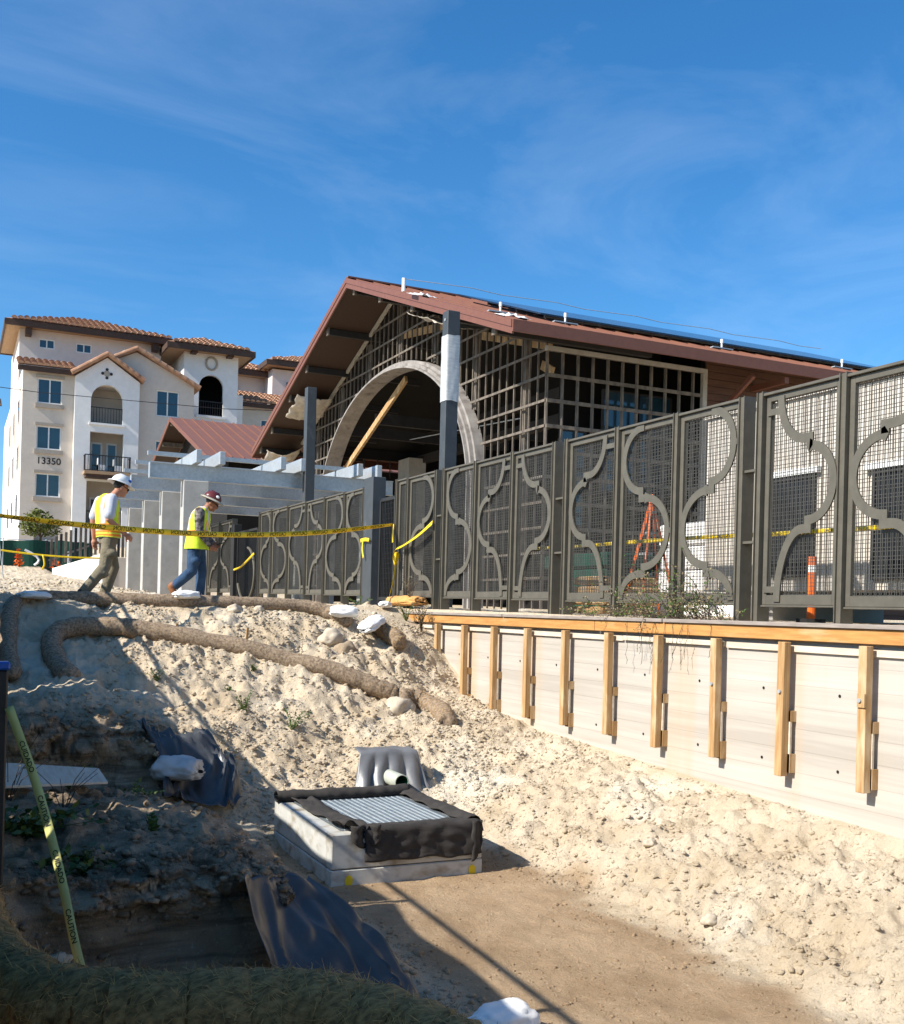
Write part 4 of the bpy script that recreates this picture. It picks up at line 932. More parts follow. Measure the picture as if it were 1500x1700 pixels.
MB().tube([(4.4, 42, 1.3), (4.5, 42, 1.5), (4.75, 42, 1.5), (4.8, 42, 1.4)], .02, 6).build('handle', 'blackm', pc); MB().tube([(4.95, 41.95, 1.02), (4.95, 42.05, 1.02)], .16, 14).build('blade', 'galv', pc)
for k, (x, y, h, la) in enumerate(((1.2, 30, 1.9, 'thin pale survey stake leaning in the bare ground'), (1.55, 40, 1.7, 'thin upright rod in front of the green screen'))):
    put(MB().tube([(x, y, hz(x, y)-.1), (x-.25*(1-k), y, hz(x, y)+h)], .014, 6).build('survey_stake', 'galv'), la, 'stake')
put(MB().tube([(-30, 62, 13.6), (-8, 62, 11.7), (4, 62, 11.35), (14, 62, 11.5), (40, 62, 13.4)], .02, 5).build('overhead_wire', 'blackm'), 'thin overhead wire crossing in front of the apartment block', 'wire')
# pale trailer behind the fence
ofc = thing('site_trailer', (10.3, 8, 0), 'pale ribbed site trailer with two dark windows close behind the metal fence', 'trailer')
m = MB(); s = 9.0; y = 11.3
while y > 2.0: m.box(s, s+.05, y-.075, y, .35, 2.62); m.box(s+.018, s+.06, y-.10, y-.075, .35, 2.62); y -= .10
m.build('ribbed_wall', 'ribbed', ofc)
MB().box(9.07, 11.4, 2.0, 11.28, .35, 2.6).build('body', 'ribbed', ofc); MB().box(8.96, 11.5, 1.95, 11.34, 2.622, 2.70).build('roof', 'ribbed', ofc)
for a, b, z0, z1 in ((9.33, 9.95, .55, 1.66), (7.35, 8.4, .5, 1.6), (4, 5, .6, 1.6)):
    wd = MB().box(8.975, 8.995, a, b, z0, z1).build('window', 'darkpane', ofc)
    f = MB()
    for q in ((a-.04, a, z0, z1), (b, b+.04, z0, z1), (a-.04, b+.04, z1, z1+.04), (a-.04, b+.04, z0-.04, z0)): f.box(8.955, 8.998, *q)
    f.build('frame', 'blackm', wd); MB().box(8.93, 8.99, a-.1, b+.15, z1+.05, z1+.12).build('awning_strip', 'white', wd)
for y in (3, 6.5, 10.5): MB().box(9.3, 11.2, y-.2, y+.2, -.05, .35).build('support_block', 'pillar', ofc)
dl = thing('delineator_post', (8.0, 8.3, .0), 'orange plastic delineator post standing behind the fence', 'post')
MB().tube([(8, 8.3, -.02), (8, 8.3, .66)], .045, 12).build('tube', 'orange', dl); MB().tube([(8, 8.3, .50), (8, 8.3, .57)], .047, 12).build('reflective_band', 'white', dl); MB().tube([(8, 8.3, -.03), (8, 8.3, .02)], .15, 12).build('base', 'ink', dl)
ld_ = thing('step_ladder', (9, 12.6, .05), 'orange fibreglass step ladder standing open behind the fence', 'ladder')
for y, dz in ((12.85, 0), (12.35, 0)): MB().beam((8.75, y, .03), (9.05, 12.55, 1.75), .02, .04).build('rail', 'orange', ld_)
for y in (12.8, 12.4): MB().beam((9.4, y, .03), (9.08, 12.6, 1.75), .018, .035).build('rear_rail', 'orange', ld_)
for k in range(5): z = .3+.3*k; w_ = .24*(1-z/1.9); MB().box(8.78+.17*z, 8.86+.17*z, 12.58-w_, 12.6+w_, z-.015, z+.015).build('rung', 'galv', ld_)
# site clutter glimpsed through the mesh
for k, (x, y0, y1, z0, z1, mt, la) in enumerate(((10.5, 15.0, 17.2, .0, 1.1, 'greenmesh', 'stack wrapped in dark green sheeting behind the fence'), (10.8, 12.2, 14.2, .0, 1.5, 'stucco_w', 'white wrapped pallet of material behind the fence'), (9.4, 13.4, 14.6, 0, .62, 'lumber', 'low stack of timber behind the fence panels'))):
    g = thing('material_stack', (x, (y0+y1)/2, 0), la, 'stack')
    for j in range(4):
        bevel(MB().box(x-.5+random.uniform(-.05, .05), x+.5+random.uniform(-.05, .05), y0+random.uniform(0, .2), y1-random.uniform(0, .2), z0+(z1-z0)*j/4, z0+(z1-z0)*(j+1)/4-.02).build('layer', mt, g), .03)
# ------------------------------------------------------------------ precast drainage box with grate and filter fabric
VX0, VX1, VY0, VY1, VB, VT = 2.87, 4.27, 8.3, 10.02, -2.42, -1.87
vt = thing('drainage_box', (3.57, 9.1, -2.3), 'square precast concrete drainage box half set in the pit floor', 'drain box')
for nm, z0, z1, ins in (('lower_course', VB, -2.168, 0.), ('upper_course', -2.16, VT, .004)):
    m = MB(); a, b, c, d = VX0+ins, VX1-ins, VY0+ins, VY1-ins; th = .13
    m.box(a, b, c, c+th, z0, z1); m.box(a, b, d-th, d, z0, z1); m.box(a, a+th, c+th, d-th, z0, z1); m.box(b-th, b, c+th, d-th, z0, z1)
    bevel(m.build(nm, 'vault', vt), .008)
for x in (VX0+.16, VX1-.10):
    n = 12; MB().add([(x+.045*math.cos(2*math.pi*i/n)*(.8+.3*mn.noise(Vector((i*.7, x, 0)))), VY0-.004, -2.26+.05*math.sin(2*math.pi*i/n)) for i in range(n)], [tuple(range(n))]).build('paint_mark', 'yellowpaint', vt)
gr = thing('drain_grate', (3.57, 9.15, -1.9), 'zinc coloured serrated steel grate lying in the concrete drainage box', 'grate')
m = MB(); y = VY0+.15
while y < VY1-.15: m.box(VX0+.135, VX1-.135, y-.004, y+.004, -1.90, -1.862+random.uniform(0, .002)); y += .028
m.build('bearing_bars', 'grate', gr)
m = MB(); x = VX0+.17
while x < VX1-.15: m.box(x-.006, x+.006, VY0+.14, VY1-.14, -1.872, -1.857); x += .06
m.build('cross_bars', 'grate', gr)
m = MB()
def nz3(a, b, c, s=1.): return mn.noise(Vector((a*s, b*s, c*s)))
def f1(u, v):       # front flap: from inside over the edge and down
    s = 3.16+1.07*u
    if v < .3: return (s, VY0+.2-.2*v/.3-.012, VT+.035+.014*nz3(u*7, v*5, 1)+.012*math.sin(v*8))
    q = (v-.3)/.7; return (s+.02*nz3(u*3, q*3, 2), VY0-.018-.025*abs(math.sin(u*15+nz3(u*4, 0, 1)*2))*q-.02*nz3(u*8, q*5, 4), VT+.03-q*(.27+.012*math.sin(u*17)+.05*nz3(u*5, 1, 1)))
m.grid(f1, 44, 18)
def f2(u, v):       # right flap along the top edge
    return (VX1-.17+.2*v+.012*nz3(u*6, v*3, 5), VY0+.05+1.6*u, VT+.035+.035*math.sin(v*3.1)+.02*nz3(u*8, v*4, 6)-(.10*max(0, v-.85)/.15))
m.grid(f2, 40, 8)
def f3(u, v):       # hanging strip at the front right corner
    return (VX1-.12+.10*u+.02*nz3(u*3, v*4, 7), VY0-.03-.015*math.sin(u*6), VT+.05-.36*v*(1-.2*u))
m.grid(f3, 6, 14)
def f4(u, v):       # rolled fabric along the back edge
    a = v*2*math.pi; r = .055+.02*nz3(u*6, 0, 8)+.012*nz3(u*20, v*3, 8)
    return (VX0-.02+1.36*u, VY1-.13+r*1.35*math.cos(a)-.04*math.sin(u*3), VT+.055+r*math.sin(a))
m.grid(f4, 46, 12)
def f5(u, v):       # left: flap inside the left wall, bunched at the near corner
    k = sstep(.0, .35, 1-u); return (VX0+.10+.22*v+.05*nz3(u*4, v*2, 9), VY0-.02+1.6*u, VT+.03+(.02+.07*float(sstep(.25, 0, u)))*(.5+.5*math.sin(v*6+u*9))+.02*nz3(u*9, v*5, 3))
m.grid(f5, 40, 8)
def f6(u, v): return (VX0+.16+.26*u, VY0-.02-.03*math.sin(u*9)-.02*nz3(u*5, v*4, 2), VT+.07-.20*v*(.6+.4*math.sin(u*3.1)))
m.grid(f6, 12, 10)
put(solid(m.build('filter_fabric', 'felt', None, True), .007), 'black filter fabric bunched over the rim of the drainage box', 'fabric')
# pipe mouth with grey film
pp = thing('drain_pipe', (4.25, 10.3, -1.8), 'open drain pipe end with green inside poking out of the bank', 'pipe')
n = 20; ptsA = []
m = MB()
for (r0, r1, mi) in ((.078, .068, 0), (.0675, .0675, 1)):
    m.cur = mi
    vs = []; fs = []
    for y, r in ((10.12, r0), (10.95, r0), (10.95, r1), (10.12, r1)) if mi == 0 else ((10.121, r0), (10.9, r0), (10.9, .001)):
        vs += [(4.25+r*math.cos(2*math.pi*i/n), y, -1.78+r*math.sin(2*math.pi*i/n)-.04*(y-10.12)*0) for i in range(n)]
    k = len(vs)//n
    for j in range(k-1+(mi == 0)):
        for i in range(n): a, b = j*n, ((j+1) % k)*n; fs.append((a+i, a+(i+1) % n, b+(i+1) % n, b+i))
    m.add(vs, fs)
m.build('pipe_wall', ['pipe_grey', 'green_pvc'], pp, True)
def gf_(u, v):
    c = u-.5; fold = abs(math.sin(u*13+.8*nz3(u*3, v*2, 1)))
    if v < .28: q = v/.28; return (4.28+.66*c, 10.80-.22*q, -1.50+.02*nz3(u*5, v*5, 3)-.05*abs(c)*q)
    q = (v-.28)/.72
    return (4.28+c*(.66+.22*q)-.02*q, 10.57-(.10+.11*fold)*q-.06*q*q, -1.50-.05*abs(c)-.50*q*(1-.10*fold)+.015*nz3(u*6, v*6, 2))
put(solid(MB().grid(gf_, 40, 22).build('plastic_sheet', 'greyplastic', None, True), .003), 'grey plastic sheet draped over the drain pipe end in the bank', 'plastic sheet')

# ------------------------------------------------------------------ straw wattles
def smooth_path(pts, n):
    P = [np.array(p, float) for p in pts]; P = [2*P[0]-P[1]]+P+[2*P[-1]-P[-2]]; out = []
    for i in range(1, len(P)-2):
        for k in range(n):
            t = k/n; a, b, c, d = P[i-1], P[i], P[i+1], P[i+2]
            out.append(.5*((2*b)+(-a+c)*t+(2*a-5*b+4*c-d)*t*t+(-a+3*b-3*c+d)*t**3))
    out.append(P[-2]); return out
def wattle(name, pts, r, label, m='wattle', lift=.6, ends=True, group='straw wattles laid across the slope', zs=None, nseg=14, nr=16, fibres=1500):
    path = smooth_path(pts, nseg); n = len(path)
    zb = base_h(np.array([p[0] for p in path]), np.array([p[1] for p in path])) if zs is None else np.interp(np.linspace(0, 1, n), np.linspace(0, 1, len(zs)), zs)
    k = np.ones(7)/7; zp = np.convolve(np.pad(zb, 3, 'edge'), k, 'valid')
    P = []; rr = []
    for i, p in enumerate(path):
        P.append((p[0]+.012*nz3(i*.3, 1, r), p[1]+.012*nz3(i*.3, 2, r), zp[i]+r*lift+.012*nz3(i*.25, 3, r)))
        e = min(i, n-1-i); q = 1 if not ends else min(1, .35+.3*e)
        rr.append(r*(1+.10*nz3(i*.22, 5, r)+.05*nz3(i*.8, 6, r))*q)
    m_ = MB(); m_.tube(P, rr, nr)
    for i, v in enumerate(m_.v):
        q = Vector(v); d = .012*mn.noise(q*26)+.008*mn.noise(q*60); m_.v[i] = (v[0]+d, v[1]-d, v[2]+d)
    o = put(m_.build(name, m, None, True), label, 'wattle', group)
    rr = random.Random(len(P)); fb = MB(); nv = len(m_.v)-2
    for k in range(fibres):
        i = rr.randrange(nr, nv-nr); c = Vector(m_.v[i]); ax = Vector(P[min(i//nr, n-1)]); out = (c-ax).normalized(); tg = (Vector(P[min(i//nr+1, n-1)])-Vector(P[max(i//nr-1, 0)])).normalized(); sd = out.cross(tg)
        d = (tg*rr.uniform(-1, 1)+sd*rr.uniform(-1, 1)+out*rr.uniform(.0, .45)).normalized(); l = rr.uniform(.02, .065); w2 = d.cross(out).normalized()*.0013
        b0 = c+tg*rr.uniform(-.02, .02)-out*.002; fb.add([b0-w2, b0+w2, b0+d*l+w2*.5, b0+d*l-w2*.5], [(0, 1, 2, 3)])
    if fibres: put(fb.build('straw', 'straw', o), kind='stuff')
    return o
wattle('straw_wattle', [(.62, 12.5), (.6, 13.3), (.64, 14.1), (.8, 14.7), (1.3, 14.95), (1.85, 14.97), (2.7, 14.87), (3.7, 14.84), (4.56, 14.77), (4.95, 14.6), (5.2, 14.4)], .10, 'long brown straw wattle along the top edge where the workers walk')
wattle('straw_wattle', [(1.22, 12.45), (1.13, 12.95), (1.08, 13.45), (1.2, 13.85), (1.6, 13.98), (2.1, 13.9), (2.78, 13.68), (3.69, 13.35), (4.45, 13.0), (4.95, 12.8), (5.25, 12.7)], .12, 'long brown straw wattle lower down the slope with a hooked end')
wattle('straw_wattle', [(5.22, 12.62), (5.42, 12.72), (5.6, 12.6), (5.67, 12.3), (5.6, 12.0), (5.54, 11.8)], .125, 'short bent straw wattle slumped against the foot of the concrete wall')
wattle('straw_wattle', [(5.62, 14.5), (5.72, 14.2), (5.8, 13.95)], .12, 'straw wattle stub with its round end showing beside the white bags')
wattle('straw_wattle', [(.06, 5.6), (.09, 5.0), (.13, 4.4), (.3, 3.85), (.62, 3.62), (1.1, 3.46), (1.4, 3.2), (1.62, 2.7), (1.7, 2.0)], .15, 'thick mossy straw wattle curving along the near edge of the trench', 'wattleg', zs=[-1.5, -1.46, -1.45, -1.47, -1.47, -1.47, -1.52, -1.6, -1.65], nseg=26, nr=26, fibres=9000)
for k, (s, t) in enumerate(((2.6, 13.83), (3.45, 13.55))):
    z = hz(s, t); put(MB().beam((s, t, z-.1), (s+.02, t, z+.17), .03, .03).build('wood_stake', 'lumber'), ('short wooden stake behind the lower wattle on its shaded part', 'short wooden stake behind the lower wattle on its sunlit part')[k], 'stake', 'stakes at the wattle')

# ------------------------------------------------------------------ bags
def bag(name, c, L_, W_, H_, ang, m, label, cat='sandbag', tie=None, seed=0, tilt=0.):
    ca, sa_ = math.cos(R(ang)), math.sin(R(ang)); nu, nv = 40, 30
    vs = []
    def f(u, v):
        a = u*2*math.pi; b = (v-.5)*math.pi
        x = math.copysign(abs(math.sin(b))**.75, b); r = max(0.02, math.cos(b))**.5
        y, z = r*math.cos(a), r*math.sin(a)
        y = math.copysign(abs(y)**.8, y)
        d = 1+.16*nz3(x*2+seed, y*2, z*2)+.08*nz3(x*5, y*5+seed, z*5)-.09*abs(nz3(x*3+seed, y*9, z*9))
        px, py, pz = x*L_/2*d, y*W_/2*d, z*H_/2*d
        if tie and x > .7: k = 1-(x-.7)*2.4; py *= max(.18, k); pz *= max(.18, k)
        pz = pz*(1.0 if pz > 0 else .6)+tilt*px
        return (c[0]+px*ca-py*sa_, c[1]+px*sa_+py*ca, c[2]+pz)
    return put(MB().grid(f, nu, nv).build(name, m, None, True), label, cat)
bag('sandbag', (2.92, 14.82, .12), .36, .26, .15, 10, 'bag', 'white sandbag lying on the upper wattle between the two workers', seed=1)
bag('sandbag', (.95, 14.62, .06), .42, .28, .12, 30, 'bag', 'white sandbag on the shaded bend of the upper wattle', seed=2)
bag('sandbag', (5.08, 14.42, -.06), .40, .28, .22, -15, 'bag', 'white sandbag resting over the end of the upper wattle', seed=3)
bag('sandbag', (5.42, 14.18, -.22), .44, .30, .20, 40, 'bag', 'white sandbag slumped beside the round wattle stub', seed=4, tilt=.35)
bag('sandbag', (6.86, 16.35, .13), 1.15, .42, .22, 93, 'orangebag', 'long orange sandbag at the end of the wall cap', seed=5)
bag('sandbag', (6.3, 15.9, .08), .3, .2, .12, 60, 'bag', 'small white scrap of sandbag at the foot of the fence', seed=8)
bag('rubbish_bag', (1.98, 10.32, -1.60), .50, .34, .30, 150, 'clearbag', 'tied pale plastic bag lying on the black sheet in the slope', 'bag', tie=True, seed=6)
bag('rubbish_bag', (2.72, 5.0, -2.2), .45, .28, .2, 20, 'bag', 'white bag on the pit floor beside the near wattle', 'bag', tie=True, seed=7)
# ------------------------------------------------------------------ black plastic sheets draped on the earth
def drape(name, quad, m, label, fold, seed, zs=None, n=34, lift=.025):
    A, B, C_, D = [np.array(q) for q in quad]
    uu, vv = np.meshgrid(np.linspace(0, 1, n), np.linspace(0, 1, n))
    S = ((1-uu)*(1-vv))[..., None]*A+(uu*(1-vv))[..., None]*B+(uu*vv)[..., None]*C_+((1-uu)*vv)[..., None]*D
    jag = .06*fbm(uu*3+seed, vv*3, seed, 2)
    s = S[..., 0]+jag; t = S[..., 1]+.06*fbm(uu*3, vv*3+seed, seed+1, 2)
    Z = H(s.ravel(), t.ravel()).reshape(s.shape); k = np.ones(5)/5
    Zs = np.apply_along_axis(lambda r: np.convolve(np.pad(r, 2, 'edge'), k, 'valid'), 0, Z); Zs = np.apply_along_axis(lambda r: np.convolve(np.pad(r, 2, 'edge'), k, 'valid'), 1, Zs)
    Z = np.maximum(Z+.006, Zs+lift)+1.5*fold*(1-np.abs(np.sin(uu*7+4.5*fbm(uu*1.7, vv*1.7, seed+2, 3)+seed)))**2*(.4+.6*vv)*(.6+.7*fbm(uu*2.2, vv*2.2, seed+7, 2))+.05*np.abs(fbm(uu*3.5, vv*3.5, seed+4, 3))
    m_ = MB(); vs = np.stack([s, t, Z], -1).reshape(-1, 3).tolist()
    m_.add(vs, [(j*n+i, j*n+i+1, (j+1)*n+i+1, (j+1)*n+i) for j in range(n-1) for i in range(n-1)])
    return put(solid(m_.build(name, m, None, True), .003), label, 'plastic sheet')
drape('plastic_sheet', [(1.72, 10.95), (2.45, 11.2), (2.62, 10.2), (1.85, 10.05)], 'blackplastic', 'black plastic sheet humped over the slope under the tied bag', .10, 1., lift=.10)
def hang(u, v):
    A, B, C_, D = Vector((1.46, 5.78, -1.50)), Vector((1.98, 6.28, -1.66)), Vector((2.52, 5.62, -2.27)), Vector((1.62, 5.24, -2.36))
    q = (A*(1-u)+B*u)*(1-v)+(D*(1-u)+C_*u)*v
    fold = abs(math.sin(u*10+1.6*nz3(u*2.2, v*1.5, 4)+v*1.2)); big = nz3(u*2.5, v*2.5, 8)
    o = Vector((.55, -.75, .35))*(.03+.15*(1-fold)**2*(.2+.8*v)*(.6+.6*nz3(u*2, v*3, 6))+.13*big+.06*abs(nz3(u*4+v*2, v*3, 2)))
    q = q+o+Vector((0, 0, .05*nz3(u*6, 0, 5)*(1-v)))
    q.z = max(q.z, float(base_h(q.x, q.y))+.02) if q.x > 2.1 else q.z
    return q
put(solid(MB().grid(hang, 60, 40).build('plastic_sheet', 'blackplastic', None, True), .003), 'crumpled black plastic sheet hanging off the mound corner into the trench', 'plastic sheet')
pl = put(bevel(MB().add([(.35, 8.2, -1.33), (1.15, 8.75, -1.42), (1.15, 9.35, -1.40), (.3, 9.1, -1.28), (.35, 8.2, -1.35), (1.15, 8.75, -1.44), (1.15, 9.35, -1.42), (.3, 9.1, -1.30)], [(0, 1, 2, 3), (7, 6, 5, 4), (0, 4, 5, 1), (1, 5, 6, 2), (2, 6, 7, 3), (3, 7, 4, 0)]).build('plywood_sheet', 'palewood'), .003), 'weathered plywood offcut lying on the shaded mound', 'plywood')

# ------------------------------------------------------------------ rocks one can pick out
def rock(c, r, label, m='rock', seed=0):
    import bmesh
    bm = bmesh.new(); bmesh.ops.create_icosphere(bm, subdivisions=3, radius=1); vs = []
    for v in bm.verts:
        p = v.co.copy(); d = 1+.36*mn.noise(p*1.3+Vector((seed, 0, 0)))+.26*mn.noise(p*2.9+Vector((0, seed, 0)))+.12*mn.noise(p*7)
        vs.append((c[0]+p.x*r[0]*d, c[1]+p.y*r[1]*d, c[2]+p.z*r[2]*d))
    fs = [tuple(q.index for q in f.verts) for f in bm.faces]; bm.free()
    return put(MB().add(vs, fs).build('rock', m, None, True), label, 'rock')
def rk(s, t, r, label, m='rock', seed=0, up=.3): rock((s, t, hz(s, t)+r[2]*up), r, label, m, seed)
rk(3.55, 14.62, (.11, .08, .07), 'rounded pale stone just below the upper wattle', seed=1)
rk(3.9, 14.66, (.07, .06, .06), 'small upright stone touching the upper wattle', seed=2)
rk(4.9, 13.75, (.16, .12, .11), 'brown clod below the white sandbags', 'rockd', 7)
rk(4.75, 14.0, (.15, .12, .12), 'sunlit lump of earth under the wattle end', 'rock', 8)
rk(5.15, 12.45, (.2, .15, .13), 'broken clod above the gap under the lower wattle', 'rock', 9)
rk(.55, 5.85, (.06, .05, .045), 'small pale stone beside the hanging tape', 'rock', 10)
rk(5.4, 7.4, (.06, .05, .04), 'pale stone on the loose bank', 'rock', 11)
rk(5.0, 6.1, (.07, .05, .045), 'whitish stone at the foot of the bank', 'rock', 12)
# ------------------------------------------------------------------ screened temporary fence along the left, its shade falls on the slope and the pit
sfn = thing('temporary_fence', (-.25, 7, -1.5), 'temporary fence with dark privacy screen along the left edge of the pit', 'fence')
def gz(t): return float(np.interp(t, [-8, 3, 6, 9.5, 11, 13, 14.9, 15.6], [-1.6, -1.58, -1.42, -1.32, -1.2, -.72, -.05, 0]))
YS = [-7.5, -5.0, -2.5, 0., 2.5, 5.0, 7.4, 9.8, 12.2, 14.6, 15.5]
for a, b in zip(YS, YS[1:]):
    def scf(u, v, a=a, b=b):
        t = a+.05+(b-a-.1)*u; top = 1.86-.05*math.sin(math.pi*u)
        return (-.25+.03*math.sin(u*9+a), t, gz(t)+.06+(top-.06)*v)
    nu, nv = 30, 14; mm = MB(); mm.grid(scf, nu, nv)
    rr = random.Random(int(a*10)); drop = set()
    if a > 6:
        for q in range(3):
            ci, cj, ra = rr.randint(2, nu-6), rr.randint(2, nv-4), rr.randint(1, 3)
            for j in range(cj, min(nv, cj+1)):
                for i in range(ci, min(nu, ci+ra+1)): drop.add(j*nu+i)
    mm.f = [f for i, f in enumerate(mm.f) if i not in drop]; mm.m = [0]*len(mm.f)
    mm.build('screen', 'greenmesh', sfn)
for t in YS: MB().tube([(-.25, t, gz(t)-.2), (-.25, t, gz(t)+2.02)], .03, 8).build('post', 'galv', sfn)
for a, b in zip(YS, YS[1:]): MB().tube([(-.25, a, gz(a)+2.0), (-.25, b, gz(b)+2.0)], .022, 6).build('rail', 'galv', sfn)
bp = thing('barrier_post', (.22, 5.42, -1.4), 'black square barrier post with blue cap and tape tied round it', 'post')
bevel(MB().box(.15, .245, 5.36, 5.45, -1.6, -.33).build('shaft', 'blackm', bp), .008); bevel(MB().box(.142, .253, 5.352, 5.458, -.328, -.29).build('cap', 'bluemark', bp), .008)
# ------------------------------------------------------------------ caution tape
def ribbon(pts, wd, n, twist=None, up=(0, 0, 1)):
    P = [Vector(p) for p in smooth_path(pts, n)]; L = [0]
    for a, b in zip(P, P[1:]): L.append(L[-1]+(b-a).length)
    fr = []
    for i, p in enumerate(P):
        d = (P[min(i+1, len(P)-1)]-P[max(i-1, 0)]).normalized(); w_ = Vector(up)-d*d.dot(Vector(up)); w_.normalize()
        if twist: w_ = Matrix.Rotation(R(np.interp(i/(len(P)-1), *twist)), 3, d) @ w_
        fr.append((p, d, w_))
    return P, L, fr
def tape(name, pts, wd, label, mt='tape', words=None, mirror=True, twist=None, n=14, up=(0, 0, 1), tsize=1.02, phase=.2, gap=.62, group=None):
    P, L, fr = ribbon(pts, wd, n, twist, up)
    m = MB(); vs = []
    for p, d, w_ in fr: vs += [p-w_*wd/2, p, p+w_*wd/2]
    k = len(fr)
    m.add(vs, [(i*3+j, i*3+j+1, i*3+3+j+1, i*3+3+j) for i in range(k-1) for j in (0, 1)])
    o = put(solid(m.build(name, mt, None, True), .0012), label, 'tape', group)
    if words:
        LL = np.array(L); pos = phase; wi = 0
        while pos < L[-1]-.3:
            v, f = text_mesh(words[wi % len(words)], wd*tsize); wi += 1; m = MB()
            for side in (1, -1):
                out = []
                for q in v:
                    x = pos+(q.x if mirror else -q.x)*1.0; i = int(np.clip(np.searchsorted(LL, x)-1, 0, k-2)); a = (x-LL[i])/max(1e-6, LL[i+1]-LL[i])
                    p = fr[i][0].lerp(fr[i+1][0], a); w_ = fr[i][2].lerp(fr[i+1][2], a); nrm = fr[i][1].cross(w_)
                    out.append(p+w_*(q.y)+nrm*.003*side)
                m.add(out, f)
            m.build('lettering', 'ink', o); pos += gap
    return o
# the printed face looks away from the camera, so the words read backwards from here
tape('caution_tape', [(-.22, 13.3, 1.02), (1.2, 14.1, .98), (2.6, 14.9, .99), (3.9, 15.65, 1.06), (5.4, 16.5, 1.23), (6.99, 17.36, 1.50)], .078, 'yellow CAUTION tape stretched in front of the two workers to the fence', words=['CAUTION', 'CAUTION'], mirror=False, twist=([0, .1, .22, .34, .8, 1], [70, 60, 35, 8, 5, 50]), gap=.48, n=24)
tape('caution_tape', [(6.97, 17.3, 1.50), (6.96, 17.28, 1.3), (6.95, 17.25, 1.18)], .07, 'loose yellow tape end hanging from the end post of the fence', up=(0, 1, 0), n=8)
tape('caution_tape', [(6.96, 15.6, 1.42), (6.93, 16.1, 1.24), (6.92, 16.7, 1.10), (6.92, 17.05, 1.04), (6.93, 17.15, .86), (6.92, 17.05, .82), (6.94, 17.0, .98), (6.92, 17.08, .55), (6.9, 17.2, .25), (6.88, 17.3, .05)], .09, 'tangled yellow tape slung from the fence and hanging to the orange bag', twist=([0, .3, .5, .7, 1], [20, 50, 10, 60, 30]), n=10)
tape('caution_tape', [(8.3, 14.6, 1.02), (8.25, 12.6, 1.0), (8.2, 10.6, .98), (8.1, 8.5, .93), (8.05, 6.2, .92), (8.0, 4.5, .94)], .05, 'yellow tape strung level behind the metal fence panels', n=8, words=['CAUTION'], gap=.9, mirror=False)
tape('caution_tape', [(6.98, 29.0, .98), (6.96, 28.0, 1.06), (6.95, 26.7, 1.35)], .055, 'twisted yellow tape across the dark gate with the ring', twist=([0, .5, 1], [10, 60, 20]), n=10)
tape('caution_tape', [(6.9, 18.75, 1.28), (6.9, 18.5, 1.29), (6.9, 18.3, 1.27)], .07, 'short yellow tape bow tied round the thick gate post', n=6)
tape('caution_tape', [(6.89, 18.6, 1.28), (6.89, 18.62, 1.1), (6.89, 18.55, .95)], .06, 'yellow tape tail hanging from the thick gate post', up=(0, 1, 0), n=6)
tape('caution_tape', [(-1, 38.6, 1.95), (1.8, 38.6, 1.62), (3.6, 38.6, 1.52), (5.2, 38.7, 1.55)], .06, 'yellow tape strung across in front of the green screen fence', n=8)
for k, (x, z) in enumerate(((2.75, 1.55), (4.6, 1.5))):
    tape('caution_tape', [(x, 38.55, z), (x+.05, 38.5, z-.3), (x-.02, 38.52, z-.5)], .06, ('yellow tape knot hanging in front of the green screen', 'yellow tape knot hanging in front of the cream low wall')[k], up=(1, 0, 0), n=6)
tape('caution_tape', [(.25, 5.34, -.50), (.37, 5.2, -.85), (.46, 5.0, -1.2), (.52, 4.85, -1.5), (.60, 4.72, -1.82), (.63, 4.68, -1.98)], .042, 'faded yellow CUIDADO tape hanging from the black barrier post into the trench', 'tape_f', ['CUIDADO', 'CAUTION'], True, ([0, .5, 1], [0, 8, -5]), 14, up=(.9, -.42, 0), gap=.27, tsize=.8, phase=.25)
tape('caution_tape', [(.17, 5.34, -.50), (.10, 5.3, -.62), (.14, 5.26, -.75)], .05, 'short faded tape end looped on the black barrier post', 'tape_f', up=(.9, -.42, 0), n=6)
# ------------------------------------------------------------------ the two workers
def remesh(o, vox=.012, sm=4):
    r = o.modifiers.new('skin_surface', 'REMESH'); r.mode = 'VOXEL'; r.voxel_size = vox; r.use_smooth_shade = True
    s = o.modifiers.new('smooth', 'SMOOTH'); s.iterations = sm; s.factor = .5; return o
class Fig:
    def __init__(s, pos, cam_ang):
        a = R(cam_ang); rt, aw = Vector((.9045, -.4264, 0)), Vector((.4264, .9045, 0))
        s.F = rt*math.cos(a)+aw*math.sin(a); s.L = Vector((-s.F.y, s.F.x, 0)); s.o = Vector(pos)
    def __call__(s, p): return s.o+s.F*p[0]+s.L*p[1]+Vector((0, 0, p[2]))
    def rot(s): return Matrix((s.F, s.L, Vector((0, 0, 1)))).transposed()
    def limb(s, mb_, pts, rs, n=12):
        P = [s(p) for p in pts]; Q = []; rr = []
        for i in range(len(P)-1):
            for k in range(5): Q.append(P[i].lerp(P[i+1], k/5)); rr.append(rs[i]+(rs[i+1]-rs[i])*k/5)
        Q.append(P[-1]); rr.append(rs[-1]); mb_.tube(Q, rr, n)
        mb_.ell(P[0], rs[0], rs[0], rs[0], 10, 7); mb_.ell(P[-1], rs[-1], rs[-1], rs[-1], 10, 7)
    def torso(s, mb_, rings, n=24):
        mb_.loft([[s((c[0]+rx*math.cos(2*math.pi*i/n), c[1]+ry*math.sin(2*math.pi*i/n), c[2])) for i in range(n)] for c, rx, ry in rings])
